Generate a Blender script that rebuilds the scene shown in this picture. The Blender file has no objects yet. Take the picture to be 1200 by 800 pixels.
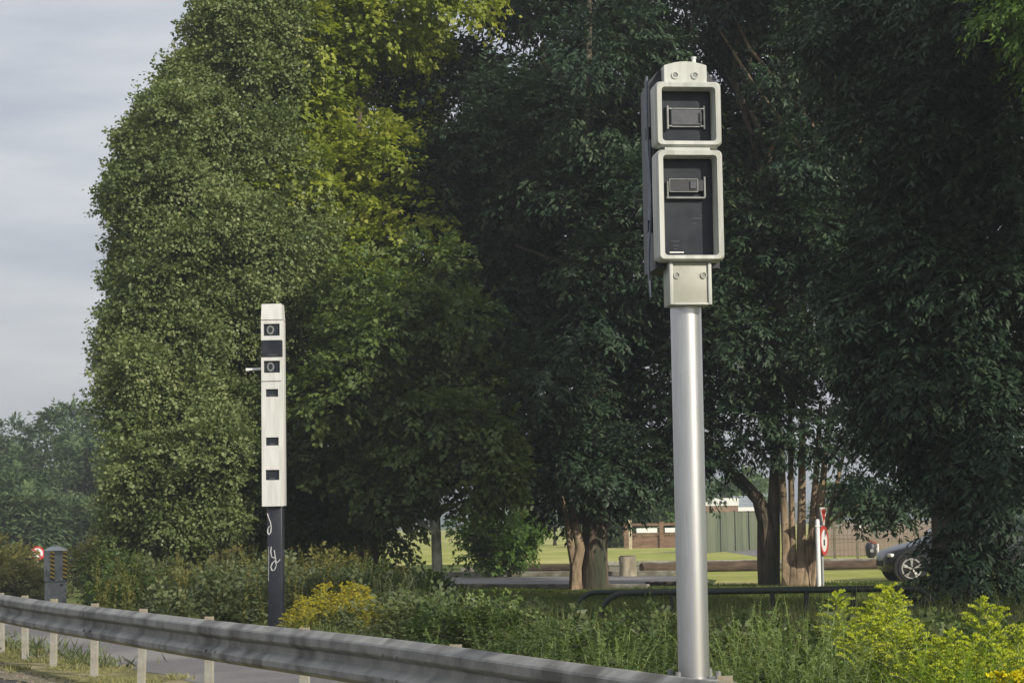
import bpy, bmesh, math, random
import numpy as np
from mathutils import Vector, Matrix

random.seed(7)
RNG = np.random.default_rng(11)
SC = bpy.context.scene
COL = SC.collection
R = math.radians

# ------------------------------------------------------------------ camera
F = 2491.0                       # focal length in pixels of the 1200 px wide photograph
PITCH = math.atan(212 / F)
ROLL = R(0.9)
CAMZ = 1.45
fwd = Vector((0, math.cos(PITCH), math.sin(PITCH)))
rt0 = Vector((1, 0, 0))
up0 = rt0.cross(fwd)
rt = rt0 * math.cos(ROLL) - up0 * math.sin(ROLL)
up = up0 * math.cos(ROLL) + rt0 * math.sin(ROLL)
cam_d = bpy.data.cameras.new('camera')
cam_d.sensor_width = 36
cam_d.lens = F / 1200 * 36
cam_d.clip_end = 6000
cam = bpy.data.objects.new('camera', cam_d)
COL.objects.link(cam)
m3 = Matrix((rt, up, -fwd)).transposed()
cam.matrix_world = Matrix.Translation((0, 0, CAMZ)) @ m3.to_4x4()
SC.camera = cam

# ------------------------------------------------------------------ world, sun, exposure
SUN_AZ = R(42)                   # to the right of straight behind the camera
SUN_EL = R(26)
sdir = Vector((math.sin(SUN_AZ) * math.cos(SUN_EL), -math.cos(SUN_AZ) * math.cos(SUN_EL), math.sin(SUN_EL)))
w = bpy.data.worlds.new('World')
SC.world = w
w.use_nodes = True
wn, wl = w.node_tree.nodes, w.node_tree.links
bg = wn['Background']
sky = wn.new('ShaderNodeTexSky')
sky.sky_type = 'NISHITA'
sky.sun_disc = False
sky.sun_elevation = SUN_EL
sky.sun_rotation = math.atan2(sdir.x, sdir.y)
sky.air_density = 1.0
sky.dust_density = 2.0
tc = wn.new('ShaderNodeTexCoord')
mp = wn.new('ShaderNodeMapping')
mp.inputs['Scale'].default_value = (2.6, 2.6, 14.0)
nz = wn.new('ShaderNodeTexNoise')
nz.inputs['Scale'].default_value = 2.2
nz.inputs['Detail'].default_value = 6
nz.inputs['Roughness'].default_value = 0.5
cr = wn.new('ShaderNodeValToRGB')
cr.color_ramp.elements[0].position = 0.36
cr.color_ramp.elements[0].color = (4.25, 4.5, 5.1, 1)
cr.color_ramp.elements[1].position = 0.66
cr.color_ramp.elements[1].color = (7.0, 7.0, 7.1, 1)
mx = wn.new('ShaderNodeMixRGB')
mx.inputs['Fac'].default_value = 0.86
wl.new(tc.outputs['Generated'], mp.inputs['Vector'])
wl.new(mp.outputs['Vector'], nz.inputs['Vector'])
wl.new(nz.outputs['Fac'], cr.inputs['Fac'])
wl.new(sky.outputs['Color'], mx.inputs['Color1'])
wl.new(cr.outputs['Color'], mx.inputs['Color2'])
wl.new(mx.outputs['Color'], bg.inputs['Color'])
bg.inputs['Strength'].default_value = 0.125
sun_d = bpy.data.lights.new('sun', 'SUN')
sun_d.energy = 4.8
sun_d.angle = R(0.53)
sun_d.color = (1.0, 0.93, 0.80)
sun = bpy.data.objects.new('sun', sun_d)
COL.objects.link(sun)
sun.rotation_euler = sdir.to_track_quat('Z', 'Y').to_euler()
SC.view_settings.view_transform = 'Standard'
SC.view_settings.look = 'None'
SC.view_settings.exposure = 0.0
SC.view_settings.gamma = 1
SC.cycles.max_bounces = 6
SC.cycles.diffuse_bounces = 3
SC.cycles.glossy_bounces = 3
SC.cycles.transmission_bounces = 4
SC.cycles.use_denoising = True


# ------------------------------------------------------------------ unprojection (real positions from picture coordinates)
def ray(px, py):
    return fwd + rt * ((px - 600) / F) - up * ((py - 400) / F)


def at(px, py, Y):
    d = ray(px, py)
    t = Y / d.y
    return Vector((0, 0, CAMZ)) + d * t


def gnd(px, py, z=0.0):
    d = ray(px, py)
    t = (z - CAMZ) / d.z
    return Vector((0, 0, CAMZ)) + d * t


def sstep(a, b, x):
    t = np.clip((np.asarray(x, float) - a) / (b - a), 0, 1)
    return t * t * (3 - 2 * t)


def gz(x, y):
    x = np.asarray(x, float)
    y = np.asarray(y, float)
    drop = -1.15 * sstep(-0.13, -0.19, x / np.maximum(y, 1.0)) * sstep(32, 62, y)
    und = 0.04 * np.sin(x * 0.23 + 1.1) * np.sin(y * 0.17) * sstep(26, 32, y) * (1 - sstep(36, 40, y))
    far = -0.0
    return drop + und + far


# ------------------------------------------------------------------ materials
def new_mat(name):
    m = bpy.data.materials.new(name)
    m.use_nodes = True
    return m, m.node_tree.nodes, m.node_tree.links, m.node_tree.nodes['Principled BSDF']


def noisy(name, c1, c2, scale=8.0, rough=0.7, metal=0.0, bump=0.0, bscale=None, detail=6, stretch=None, c3=None, scale3=1.0, spec=0.5, pos=(0.35, 0.65)):
    m, n, l, b = new_mat(name)
    t = n.new('ShaderNodeTexCoord')
    mpn = n.new('ShaderNodeMapping')
    if stretch:
        mpn.inputs['Scale'].default_value = stretch
    l.new(t.outputs['Object'], mpn.inputs['Vector'])
    z = n.new('ShaderNodeTexNoise')
    z.inputs['Scale'].default_value = scale
    z.inputs['Detail'].default_value = detail
    z.inputs['Roughness'].default_value = 0.62
    l.new(mpn.outputs['Vector'], z.inputs['Vector'])
    r = n.new('ShaderNodeValToRGB')
    r.color_ramp.elements[0].position = pos[0]
    r.color_ramp.elements[1].position = pos[1]
    r.color_ramp.elements[0].color = (*c1, 1)
    r.color_ramp.elements[1].color = (*c2, 1)
    l.new(z.outputs['Fac'], r.inputs['Fac'])
    out = r.outputs['Color']
    if c3:
        z3 = n.new('ShaderNodeTexNoise')
        z3.inputs['Scale'].default_value = scale3
        z3.inputs['Detail'].default_value = 4
        l.new(mpn.outputs['Vector'], z3.inputs['Vector'])
        r3 = n.new('ShaderNodeValToRGB')
        r3.color_ramp.elements[0].position = 0.46
        r3.color_ramp.elements[1].position = 0.62
        l.new(z3.outputs['Fac'], r3.inputs['Fac'])
        mm = n.new('ShaderNodeMixRGB')
        mm.inputs['Color2'].default_value = (*c3, 1)
        l.new(r3.outputs['Color'], mm.inputs['Fac'])
        l.new(out, mm.inputs['Color1'])
        out = mm.outputs['Color']
    l.new(out, b.inputs['Base Color'])
    b.inputs['Roughness'].default_value = rough
    b.inputs['Metallic'].default_value = metal
    b.inputs['Specular IOR Level'].default_value = spec
    if bump:
        zb = n.new('ShaderNodeTexNoise')
        zb.inputs['Scale'].default_value = bscale or scale * 2
        zb.inputs['Detail'].default_value = 6
        l.new(mpn.outputs['Vector'], zb.inputs['Vector'])
        bp = n.new('ShaderNodeBump')
        bp.inputs['Strength'].default_value = min(1.0, bump)
        bp.inputs['Distance'].default_value = 0.03
        l.new(zb.outputs['Fac'], bp.inputs['Height'])
        l.new(bp.outputs['Normal'], b.inputs['Normal'])
    return m


def leaf_mat(name, c_dark, c_mid, c_light, trans=0.3, rough=0.5, spec=0.3, tcol=None):
    m, n, l, b = new_mat(name)
    a = n.new('ShaderNodeAttribute')
    a.attribute_name = 'tint'
    r = n.new('ShaderNodeValToRGB')
    r.color_ramp.elements[0].color = (*c_dark, 1)
    r.color_ramp.elements[1].color = (*c_light, 1)
    e = r.color_ramp.elements.new(0.5)
    e.color = (*c_mid, 1)
    l.new(a.outputs['Fac'], r.inputs['Fac'])
    l.new(r.outputs['Color'], b.inputs['Base Color'])
    b.inputs['Roughness'].default_value = rough
    b.inputs['Specular IOR Level'].default_value = spec
    t = n.new('ShaderNodeBsdfTranslucent')
    hs = n.new('ShaderNodeMixRGB')
    hs.blend_type = 'MULTIPLY'
    hs.inputs['Fac'].default_value = 1
    hs.inputs['Color2'].default_value = (*(tcol or (1.5, 1.5, 0.6)), 1)
    l.new(r.outputs['Color'], hs.inputs['Color1'])
    l.new(hs.outputs['Color'], t.inputs['Color'])
    ms = n.new('ShaderNodeMixShader')
    ms.inputs['Fac'].default_value = trans
    l.new(b.outputs['BSDF'], ms.inputs[1])
    l.new(t.outputs['BSDF'], ms.inputs[2])
    l.new(ms.outputs['Shader'], n['Material Output'].inputs['Surface'])
    return m


M = {}
M['bark_dark'] = noisy('bark_dark', (0.045, 0.036, 0.026), (0.17, 0.13, 0.09), 7, 0.95, bump=1.0, bscale=16, stretch=(1, 1, 0.25), c3=(0.05, 0.055, 0.03), scale3=2)
M['bark_sunlit_tan'] = noisy('bark_sunlit_tan', (0.12, 0.085, 0.05), (0.42, 0.31, 0.20), 6, 0.9, bump=0.8, bscale=14, stretch=(1, 1, 0.3), c3=(0.16, 0.12, 0.07), scale3=3)  # sun on the stems, put into the bark as a paler tan
M['bark_pale'] = noisy('bark_pale', (0.22, 0.22, 0.15), (0.46, 0.45, 0.34), 9, 0.9, bump=0.6, bscale=18, stretch=(1, 1, 0.5), c3=(0.08, 0.09, 0.05), scale3=4)
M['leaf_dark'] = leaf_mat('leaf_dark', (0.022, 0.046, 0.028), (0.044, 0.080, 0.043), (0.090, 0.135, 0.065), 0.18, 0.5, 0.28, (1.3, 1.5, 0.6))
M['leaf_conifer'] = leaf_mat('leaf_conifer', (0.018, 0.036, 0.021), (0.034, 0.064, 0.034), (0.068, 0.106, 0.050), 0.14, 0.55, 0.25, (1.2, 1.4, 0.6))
M['leaf_poplar'] = leaf_mat('leaf_poplar', (0.085, 0.128, 0.042), (0.165, 0.215, 0.078), (0.34, 0.37, 0.17), 0.27, 0.5, 0.4)
M['leaf_yellow'] = leaf_mat('leaf_yellow', (0.12, 0.18, 0.030), (0.28, 0.34, 0.055), (0.52, 0.53, 0.10), 0.42, 0.45, 0.35)
M['leaf_olive'] = leaf_mat('leaf_olive', (0.052, 0.090, 0.028), (0.11, 0.165, 0.045), (0.25, 0.30, 0.095), 0.30, 0.45, 0.4)
M['leaf_bush'] = leaf_mat('leaf_bush', (0.05, 0.10, 0.025), (0.10, 0.18, 0.035), (0.17, 0.27, 0.06), 0.32, 0.5, 0.3)
M['leaf_teal'] = leaf_mat('leaf_teal', (0.050, 0.090, 0.042), (0.095, 0.145, 0.065), (0.16, 0.21, 0.09), 0.15, 0.7, 0.15)
M['leaf_bramble'] = leaf_mat('leaf_bramble', (0.050, 0.072, 0.030), (0.10, 0.13, 0.055), (0.19, 0.20, 0.09), 0.22, 0.5, 0.35)
M['leaf_ochre'] = leaf_mat('leaf_ochre', (0.10, 0.105, 0.03), (0.16, 0.165, 0.05), (0.27, 0.23, 0.08), 0.25, 0.6, 0.2)
M['leaf_weed'] = leaf_mat('leaf_weed', (0.032, 0.056, 0.016), (0.060, 0.098, 0.026), (0.13, 0.175, 0.055), 0.28, 0.5, 0.3)
M['leaf_pale'] = leaf_mat('leaf_pale', (0.075, 0.12, 0.040), (0.155, 0.22, 0.07), (0.30, 0.37, 0.14), 0.3, 0.5, 0.3)
M['leaf_lime'] = leaf_mat('leaf_lime', (0.08, 0.15, 0.02), (0.19, 0.29, 0.03), (0.38, 0.48, 0.06), 0.35, 0.5, 0.3)
M['flower_lime'] = leaf_mat('flower_lime', (0.27, 0.38, 0.03), (0.48, 0.56, 0.04), (0.68, 0.70, 0.07), 0.3, 0.6, 0.2, (1, 1, 0.7))
M['flower_gold'] = leaf_mat('flower_gold', (0.26, 0.24, 0.03), (0.42, 0.37, 0.035), (0.58, 0.51, 0.06), 0.25, 0.7, 0.1, (1, 1, 0.7))
M['flower_yellow'] = leaf_mat('flower_yellow', (0.6, 0.50, 0.01), (0.75, 0.65, 0.02), (0.85, 0.78, 0.03), 0.2, 0.7, 0.1, (1, 1, 0.7))
M['grass_blade'] = leaf_mat('grass_blade', (0.04, 0.07, 0.015), (0.08, 0.12, 0.025), (0.20, 0.21, 0.07), 0.3, 0.6, 0.2)
M['dry_blade'] = leaf_mat('dry_blade', (0.12, 0.13, 0.05), (0.25, 0.25, 0.11), (0.45, 0.41, 0.22), 0.3, 0.7, 0.2)
M['stem'] = noisy('stem', (0.14, 0.18, 0.06), (0.24, 0.26, 0.11), 20, 0.7)
M['stem_brown'] = noisy('stem_brown', (0.09, 0.07, 0.045), (0.2, 0.16, 0.1), 20, 0.8)


# ------------------------------------------------------------------ object helpers
def tag(o, label=None, cat=None, group=None, kind=None):
    if label:
        o['label'] = label
    if cat:
        o['category'] = cat
    if group:
        o['group'] = group
    if kind:
        o['kind'] = kind
    return o


def empty(name, loc, label, cat, group=None, rz=0):
    o = bpy.data.objects.new(name, None)
    o.empty_display_size = 0.2
    COL.objects.link(o)
    o.location = loc
    o.rotation_euler = (0, 0, rz)
    return tag(o, label, cat, group)


def link_mesh(name, me, mat, parent=None, smooth=False):
    o = bpy.data.objects.new(name, me)
    if mat:
        me.materials.append(mat)
    COL.objects.link(o)
    if parent:
        o.parent = parent
    if smooth:
        me.polygons.foreach_set('use_smooth', [True] * len(me.polygons))
    return o


class MB:
    """collects shapes and links them as ONE mesh"""

    def __init__(s):
        s.v, s.f = [], []

    def add(s, vs, fs):
        b = len(s.v)
        s.v += [tuple(v) for v in vs]
        s.f += [tuple(b + i for i in f) for f in fs]
        return s

    def box(s, c, d, mat=None, bev=0.0):
        x, y, z = d[0] / 2, d[1] / 2, d[2] / 2
        if bev:
            bm = bmesh.new()
            bmesh.ops.create_cube(bm, size=1)
            bmesh.ops.scale(bm, vec=d, verts=bm.verts)
            bmesh.ops.bevel(bm, geom=bm.edges[:], offset=bev, segments=2, affect='EDGES', profile=0.5)
            bm.verts.index_update()
            vs = [v.co.copy() for v in bm.verts]
            fs = [[v.index for v in f.verts] for f in bm.faces]
            bm.free()
        else:
            vs = [Vector((a * x, b * y, e * z)) for a in (-1, 1) for b in (-1, 1) for e in (-1, 1)]
            fs = [(0, 1, 3, 2), (4, 6, 7, 5), (0, 4, 5, 1), (2, 3, 7, 6), (0, 2, 6, 4), (1, 5, 7, 3)]
        if mat is not None:
            vs = [mat @ v for v in vs]
        vs = [v + Vector(c) for v in vs]
        return s.add(vs, fs)

    def tube(s, pts, rad, n=8, cap=True, sq=None):
        pts = [Vector(p) for p in pts]
        k = len(pts)
        if not hasattr(rad, '__len__'):
            rad = [rad] * k
        vs, fs = [], []
        ref = None
        for i, p in enumerate(pts):
            t = (pts[min(i + 1, k - 1)] - pts[max(i - 1, 0)]).normalized()
            if ref is None:
                ref = Vector((0, 1, 0)) if abs(t.y) < 0.9 else Vector((1, 0, 0))
            a = (ref - t * ref.dot(t)).normalized()
            ref = a
            b = t.cross(a)
            for j in range(n):
                th = 2 * math.pi * j / n
                vs.append(p + a * (math.cos(th) * rad[i]) + b * (math.sin(th) * rad[i]))
        for i in range(k - 1):
            for j in range(n):
                j2 = (j + 1) % n
                fs.append((i * n + j, i * n + j2, (i + 1) * n + j2, (i + 1) * n + j))
        if cap:
            fs.append(tuple(range(n))[::-1])
            fs.append(tuple((k - 1) * n + j for j in range(n)))
        return s.add(vs, fs)

    def prism(s, poly, y0, y1, mat=None):
        """poly in (x,z), extruded along y"""
        n = len(poly)
        vs = [Vector((p[0], y0, p[1])) for p in poly] + [Vector((p[0], y1, p[1])) for p in poly]
        fs = [tuple(range(n)), tuple(range(2 * n - 1, n - 1, -1))]
        fs += [(i, i + n, (i + 1) % n + n, (i + 1) % n) for i in range(n)]
        if mat is not None:
            vs = [mat @ v for v in vs]
        return s.add(vs, fs)

    def ring(s, outer, inner, y0, y1):
        """closed frame between two (x,z) loops of the same count, extruded along y"""
        n = len(outer)
        vs = []
        for y in (y0, y1):
            vs += [Vector((p[0], y, p[1])) for p in outer]
            vs += [Vector((p[0], y, p[1])) for p in inner]
        fs = []
        for i in range(n):
            j = (i + 1) % n
            fs.append((i, j, n + j, n + i))
            fs.append((2 * n + i, 3 * n + i, 3 * n + j, 2 * n + j))
            fs.append((i, 2 * n + i, 2 * n + j, j))
            fs.append((n + i, n + j, 3 * n + j, 3 * n + i))
        return s.add(vs, fs)

    def build(s, name, mat, parent=None, smooth=False):
        me = bpy.data.meshes.new(name)
        me.from_pydata([tuple(v) for v in s.v], [], s.f)
        me.update()
        bm = bmesh.new()
        bm.from_mesh(me)
        bmesh.ops.recalc_face_normals(bm, faces=bm.faces)
        bm.to_mesh(me)
        bm.free()
        o = link_mesh(name, me, mat, parent)
        if smooth:
            me.polygons.foreach_set('use_smooth', [True] * len(me.polygons))
            try:
                me.set_sharp_from_angle(angle=R(38))
            except Exception:
                pass
        return o


def rrect(x0, z0, x1, z1, r, n=4, bow=0.0):
    """rounded rectangle loop in (x,z); bow bulges top and bottom edges"""
    out = []
    for cx, cz, a0 in ((x1 - r, z1 - r, 0), (x0 + r, z1 - r, 90), (x0 + r, z0 + r, 180), (x1 - r, z0 + r, 270)):
        for k in range(n + 1):
            a = R(a0 + 90 * k / n)
            out.append((cx + r * math.cos(a), cz + r * math.sin(a)))
    return out


def copy_tree(o, parent=None):
    c = o.copy()
    COL.objects.link(c)
    if parent:
        c.parent = parent
    for ch in list(o.children):
        copy_tree(ch, c)
    return c


# ------------------------------------------------------------------ foliage
def unit(a):
    return a / np.maximum(np.linalg.norm(a, axis=1, keepdims=True), 1e-9)


def leaf_mesh(name, P, D, N, L, W, tint, mat, parent=None):
    n = len(P)
    D = unit(D)
    S = unit(np.cross(D, N))
    N2 = np.cross(S, D)
    L = np.broadcast_to(L, n)[:, None]
    W = np.broadcast_to(W, n)[:, None]
    v = np.empty((n, 4, 3), np.float32)
    v[:, 0] = P
    v[:, 1] = P + D * L * 0.42 + S * W * 0.5 + N2 * W * 0.12
    v[:, 2] = P + D * L - N2 * L * 0.12
    v[:, 3] = P + D * L * 0.42 - S * W * 0.5 + N2 * W * 0.12
    me = bpy.data.meshes.new(name)
    me.vertices.add(n * 4)
    me.vertices.foreach_set('co', v.reshape(-1))
    me.loops.add(n * 4)
    me.loops.foreach_set('vertex_index', np.arange(n * 4, dtype=np.int32))
    me.polygons.add(n)
    me.polygons.foreach_set('loop_start', np.arange(0, n * 4, 4, dtype=np.int32))
    me.polygons.foreach_set('loop_total', np.full(n, 4, np.int32))
    me.update()
    at_ = me.attributes.new('tint', 'FLOAT', 'POINT')
    at_.data.foreach_set('value', np.repeat(np.clip(tint, 0, 1), 4).astype(np.float32))
    return link_mesh(name, me, mat, parent)


def rdirs(n):
    return unit(RNG.normal(size=(n, 3)))


def sublobes(ells, n, r0, r1, shell=0.5):
    """smaller lobes scattered through big ellipsoids (cx,cy,cz,rx,ry,rz)"""
    E = np.array(ells, float)
    wts = E[:, 3] * E[:, 4] + E[:, 3] * E[:, 5]
    k = RNG.choice(len(E), n, p=wts / wts.sum())
    v = rdirs(n)
    rr = RNG.uniform(shell, 0.95, n)[:, None]
    c = E[k, :3] + v * E[k, 3:6] * rr
    r = RNG.uniform(r0, r1, n)
    return c, r, v


def sprays(c, r, outd, n_cl, k, cl_len, cl_wid, L, W, droop=0.3, flat=0.6, inner=0.35, grain=None, up_bias=1.0):
    """clumps of leaves on sublobes -> arrays for leaf_mesh"""
    m = len(c)
    wts = r ** 2
    i = RNG.choice(m, n_cl, p=wts / wts.sum())
    v = unit(rdirs(n_cl) + outd[i] * 0.45 + np.array([0, 0, 0.15]))
    rad = r[i] * (inner + (1.06 - inner) * RNG.random(n_cl) ** 0.55)
    p = c[i] + v * rad[:, None] * np.array([1, 1, 0.75])
    d = v + rdirs(n_cl) * 0.45 + np.array([0, 0, -droop])
    if grain is not None:
        d = d + np.array(grain)
    d = unit(d)
    side = unit(np.cross(d, np.array([0, 0, 1.0]) + rdirs(n_cl) * 0.35))
    nrm = np.cross(side, d)
    ct = RNG.random(n_cl)
    lt = RNG.random(m)[i]
    # leaves
    J = np.repeat(np.arange(n_cl), k)
    n = len(J)
    s = RNG.random(n)
    sg = np.where(RNG.random(n) < 0.5, -1.0, 1.0)
    cl = cl_len * RNG.uniform(0.7, 1.3, n_cl)
    wd = cl_wid * RNG.random(n) * (1 - 0.6 * s)
    P = p[J] + d[J] * (s * cl[J])[:, None] + side[J] * (sg * wd)[:, None] + rdirs(n) * (cl_wid * (1 - flat) * RNG.random(n))[:, None]
    P[:, 2] -= droop * 0.5 * (s ** 2) * cl[J]
    D = d[J] * 0.6 + side[J] * (sg * 0.7)[:, None] + rdirs(n) * 0.45 + np.array([0, 0, -droop * 0.8])
    N = nrm[J] * up_bias + rdirs(n) * 0.55
    T = 0.40 * ct[J] + 0.30 * lt[J] + 0.30 * RNG.random(n)
    sc = RNG.uniform(0.65, 1.25, n)
    return P, D, N, L * sc, W * sc, T


def limb_path(a, b, sag=0.0, wob=0.15, n=7):
    a, b = Vector(a), Vector(b)
    ln = (b - a).length
    pts = []
    ox, oy = random.uniform(-1, 1), random.uniform(-1, 1)
    for i in range(n):
        t = i / (n - 1)
        q = a.lerp(b, t)
        q.x += math.sin(t * 5 + ox * 3) * wob * ln * 0.08 * math.sin(math.pi * t)
        q.y += math.cos(t * 4 + oy * 3) * wob * ln * 0.08 * math.sin(math.pi * t)
        q.z += sag * ln * math.sin(math.pi * t)
        pts.append(q)
    return pts


def trunk_mesh(path, rad, n=14, seed=0, flare=0.35):
    """one gnarly tapered tube; radii interpolated"""
    mb = MB()
    pts = [Vector(p) for p in path]
    rnd = random.Random(seed)
    # resample
    res, rr = [], []
    for i in range(len(pts) - 1):
        for k in range(5):
            t = k / 5
            res.append(pts[i].lerp(pts[i + 1], t))
            rr.append(rad[i] * (1 - t) + rad[i + 1] * t)
    res.append(pts[-1])
    rr.append(rad[-1])
    z0 = res[0].z
    for i in range(len(rr)):
        h = res[i].z - z0
        rr[i] *= 1 + flare * math.exp(-h / 0.22)
    mb.tube(res, rr, n)
    ph = [rnd.uniform(0, 6.28) for _ in range(6)]
    for i in range(len(res)):
        for j in range(n):
            v = Vector(mb.v[i * n + j])
            th = 2 * math.pi * j / n
            h = res[i].z
            f = 0.07 * math.sin(3 * th + ph[0] + h * 0.8) + 0.05 * math.sin(5 * th + ph[1] - h * 1.3) + 0.04 * math.sin(2 * th + ph[2] + h * 2.9)
            mb.v[i * n + j] = tuple(res[i] + (v - res[i]) * (1 + f))
    return mb


def make_tree(name, base, label, group, trunk_paths, ells, sub, spr, leaf, bark, limbs=8, extra=(), seed=1, flare=0.35):
    """trunk_paths: list of (points, radii) relative to base; ells relative to base"""
    random.seed(seed)
    root = empty(name, base, label, 'tree', group)
    for q, (pp, rr) in enumerate(trunk_paths):
        trunk_mesh(pp, rr, seed=seed * 10 + q, flare=flare).build('trunk', bark if not isinstance(bark, list) else bark[q], root, smooth=True)
    c, r, v = sublobes(ells, *sub)
    # limbs from the trunk out to the larger lobes
    mb = MB()
    tp = trunk_paths[0][0]
    top = Vector(tp[-1])
    idx = RNG.choice(len(c), min(limbs * 3, len(c)), replace=False)
    for q in idx:
        tgt = Vector(c[q])
        pth = [Vector(pt[0][i]).lerp(Vector(pt[0][i + 1]), f) for pt in trunk_paths for i in range(1, len(pt[0]) - 1) for f in (0, 0.2, 0.4, 0.6, 0.8)] or [Vector(trunk_paths[0][0][-1])]
        a = min(pth, key=lambda p: (p - tgt).length + 3 * max(0, p.z - (tgt.z - 0.7 * math.hypot(p.x - tgt.x, p.y - tgt.y))))
        ln = (tgt - a).length
        r0 = min(0.075, 0.014 * ln + 0.015)
        pts = limb_path(a, tgt, 0.03, 1.6)
        mb.tube(pts, [r0 * (1 - 0.8 * i / 6) for i in range(7)], 6)
    if mb.v:
        mb.build('branches', bark[0] if isinstance(bark, list) else bark, root, smooth=True)
    arrs = [sprays(c, r, v, **spr)]
    for (e2, sub2, spr2) in extra:
        c2, r2, v2 = sublobes(e2, *sub2)
        arrs.append(sprays(c2, r2, v2, **spr2))
    A = [np.concatenate([a[i] if np.ndim(a[i]) else np.full(len(a[0]), a[i]) for a in arrs]) for i in range(6)]
    leaf_mesh('crown', *A, leaf, root)
    return root


def rel(p, base):
    return Vector(p) - Vector(base)


# ================================================================== THE GROUND
def ground():
    xs = np.concatenate([np.array([-2500, -1200, -600, -300, -150, -100, -80]), np.arange(-64, 64.1, 1.0), np.array([80, 100, 150, 300, 600, 1200, 2500])])
    ys = np.concatenate([np.array([-300, -100, -40]), np.arange(-12, 110.1, 1.0), np.array([120, 135, 150, 180, 220, 300, 450, 700, 1100, 1800, 3000, 5000])])
    X, Y = np.meshgrid(xs, ys)
    Z = gz(X, Y)
    nx, ny = len(xs), len(ys)
    vs = np.stack([X, Y, Z], -1).reshape(-1, 3)
    fs = []
    for j in range(ny - 1):
        for i in range(nx - 1):
            a = j * nx + i
            fs.append((a, a + 1, a + nx + 1, a + nx))
    me = bpy.data.meshes.new('ground')
    me.from_pydata(vs.tolist(), [], fs)
    return me


mat_lawn = noisy('lawn', (0.035, 0.062, 0.014), (0.10, 0.135, 0.030), 3.5, 0.95, bump=0.8, bscale=40, c3=(0.17, 0.175, 0.05), scale3=0.35, spec=0.1)
g = link_mesh('ground', ground(), mat_lawn, smooth=True)
tag(g, kind='structure')


def sheet(name, poly, mat, z=0.004, kind='structure', label=None, thick=None, sub=0):
    """flat polygon given as ground (x,y) points"""
    bm = bmesh.new()
    vs = [bm.verts.new((p[0], p[1], float(gz(p[0], p[1])) + z)) for p in poly]
    f = bm.faces.new(vs)
    if f.normal.z < 0:
        f.normal_flip()
    f.normal_update()
    if f.normal.z < 0:
        bmesh.ops.reverse_faces(bm, faces=[f])
    bmesh.ops.triangulate(bm, faces=bm.faces[:])
    if thick:
        ret = bmesh.ops.extrude_face_region(bm, geom=bm.faces[:])
        for v in [e for e in ret['geom'] if isinstance(e, bmesh.types.BMVert)]:
            v.co.z += thick
        bmesh.ops.recalc_face_normals(bm, faces=bm.faces[:])
    me = bpy.data.meshes.new(name)
    bm.to_mesh(me)
    bm.free()
    o = link_mesh(name, me, mat)
    tag(o, label, kind=kind)
    return o


# the rail line on the ground: through (0, 12.9) with direction RD
RP = Vector((0.05, 12.02, 0))
RD = Vector((-0.4650, 1.0, 0)).normalized()
RN = Vector((RD.y, -RD.x, 0))        # away from the near road (to the right / far side)


def rp(s, off, z=0.0):
    return RP + RD * s + RN * off + Vector((0, 0, z))


def strip(name, s0, s1, offs0, offs1, mat, z, step=0.5, wob0=0.0, wob1=0.0, kind='structure'):
    """sheet running along the rail between two offsets with wavering edges"""
    n = int((s1 - s0) / step)
    vs, fs = [], []
    for i in range(n + 1):
        s = s0 + (s1 - s0) * i / n
        a = offs0 + wob0 * (math.sin(s * 2.1) + 0.7 * math.sin(s * 5.3 + 1) + 0.5 * random.uniform(-1, 1))
        b = offs1 + wob1 * (math.sin(s * 1.7 + 2) + 0.7 * math.sin(s * 4.1) + 0.5 * random.uniform(-1, 1))
        for q in (a, b):
            p = rp(s, q)
            vs.append((p.x, p.y, float(gz(p.x, p.y)) + z))
    for i in range(n):
        fs.append((2 * i, 2 * i + 1, 2 * i + 3, 2 * i + 2))
    me = bpy.data.meshes.new(name)
    me.from_pydata(vs, [], fs)
    me.update()
    bm = bmesh.new()
    bm.from_mesh(me)
    for f in bm.faces:
        if f.normal.z < 0:
            f.normal_flip()
    bm.to_mesh(me)
    bm.free()
    o = link_mesh(name, me, mat)
    tag(o, kind=kind)
    return o


mat_asph = noisy('asphalt', (0.055, 0.055, 0.055), (0.105, 0.10, 0.097), 60, 0.9, bump=0.7, bscale=140, c3=(0.13, 0.125, 0.115), scale3=0.8, spec=0.3)
mat_asph2 = noisy('asphalt_pale', (0.14, 0.135, 0.14), (0.22, 0.21, 0.21), 40, 0.9, bump=0.4, bscale=120, c3=(0.26, 0.25, 0.24), scale3=0.4, spec=0.2)
mat_gravel = noisy('gravel', (0.10, 0.085, 0.06), (0.40, 0.34, 0.26), 28, 0.95, bump=1.0, bscale=50, c3=(0.16, 0.15, 0.09), scale3=3, spec=0.2)
mat_dry = noisy('dry_verge', (0.10, 0.10, 0.04), (0.30, 0.27, 0.13), 14, 0.95, bump=1.0, bscale=40, c3=(0.36, 0.31, 0.19), scale3=2, spec=0.1)
mat_soil = noisy('soil', (0.20, 0.145, 0.085), (0.36, 0.27, 0.165), 2.2, 0.95, bump=0.8, bscale=8, c3=(0.33, 0.24, 0.15), scale3=0.3, stretch=(0.4, 1.6, 1), spec=0.1)

strip('road', -22, 75, -9.5, -0.75, mat_asph, 0.012, wob1=0.05)
strip('gravel_edge', -22, 40, -0.86, -0.50, mat_gravel, 0.018, step=0.25, wob0=0.06, wob1=0.06)
strip('verge', -22, 40, -0.62, 0.70, mat_dry, 0.008, wob0=0.03, wob1=0.06)
strip('slip_road', 3.2, 70, 0.62, 3.9, mat_asph2, 0.012, wob0=0.03, wob1=0.05)

# car park beyond the trees: surfaces given by where they lie in the photograph's ground plane
def gp(px, py):
    p = gnd(px, py)
    return (p.x, p.y)


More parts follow.
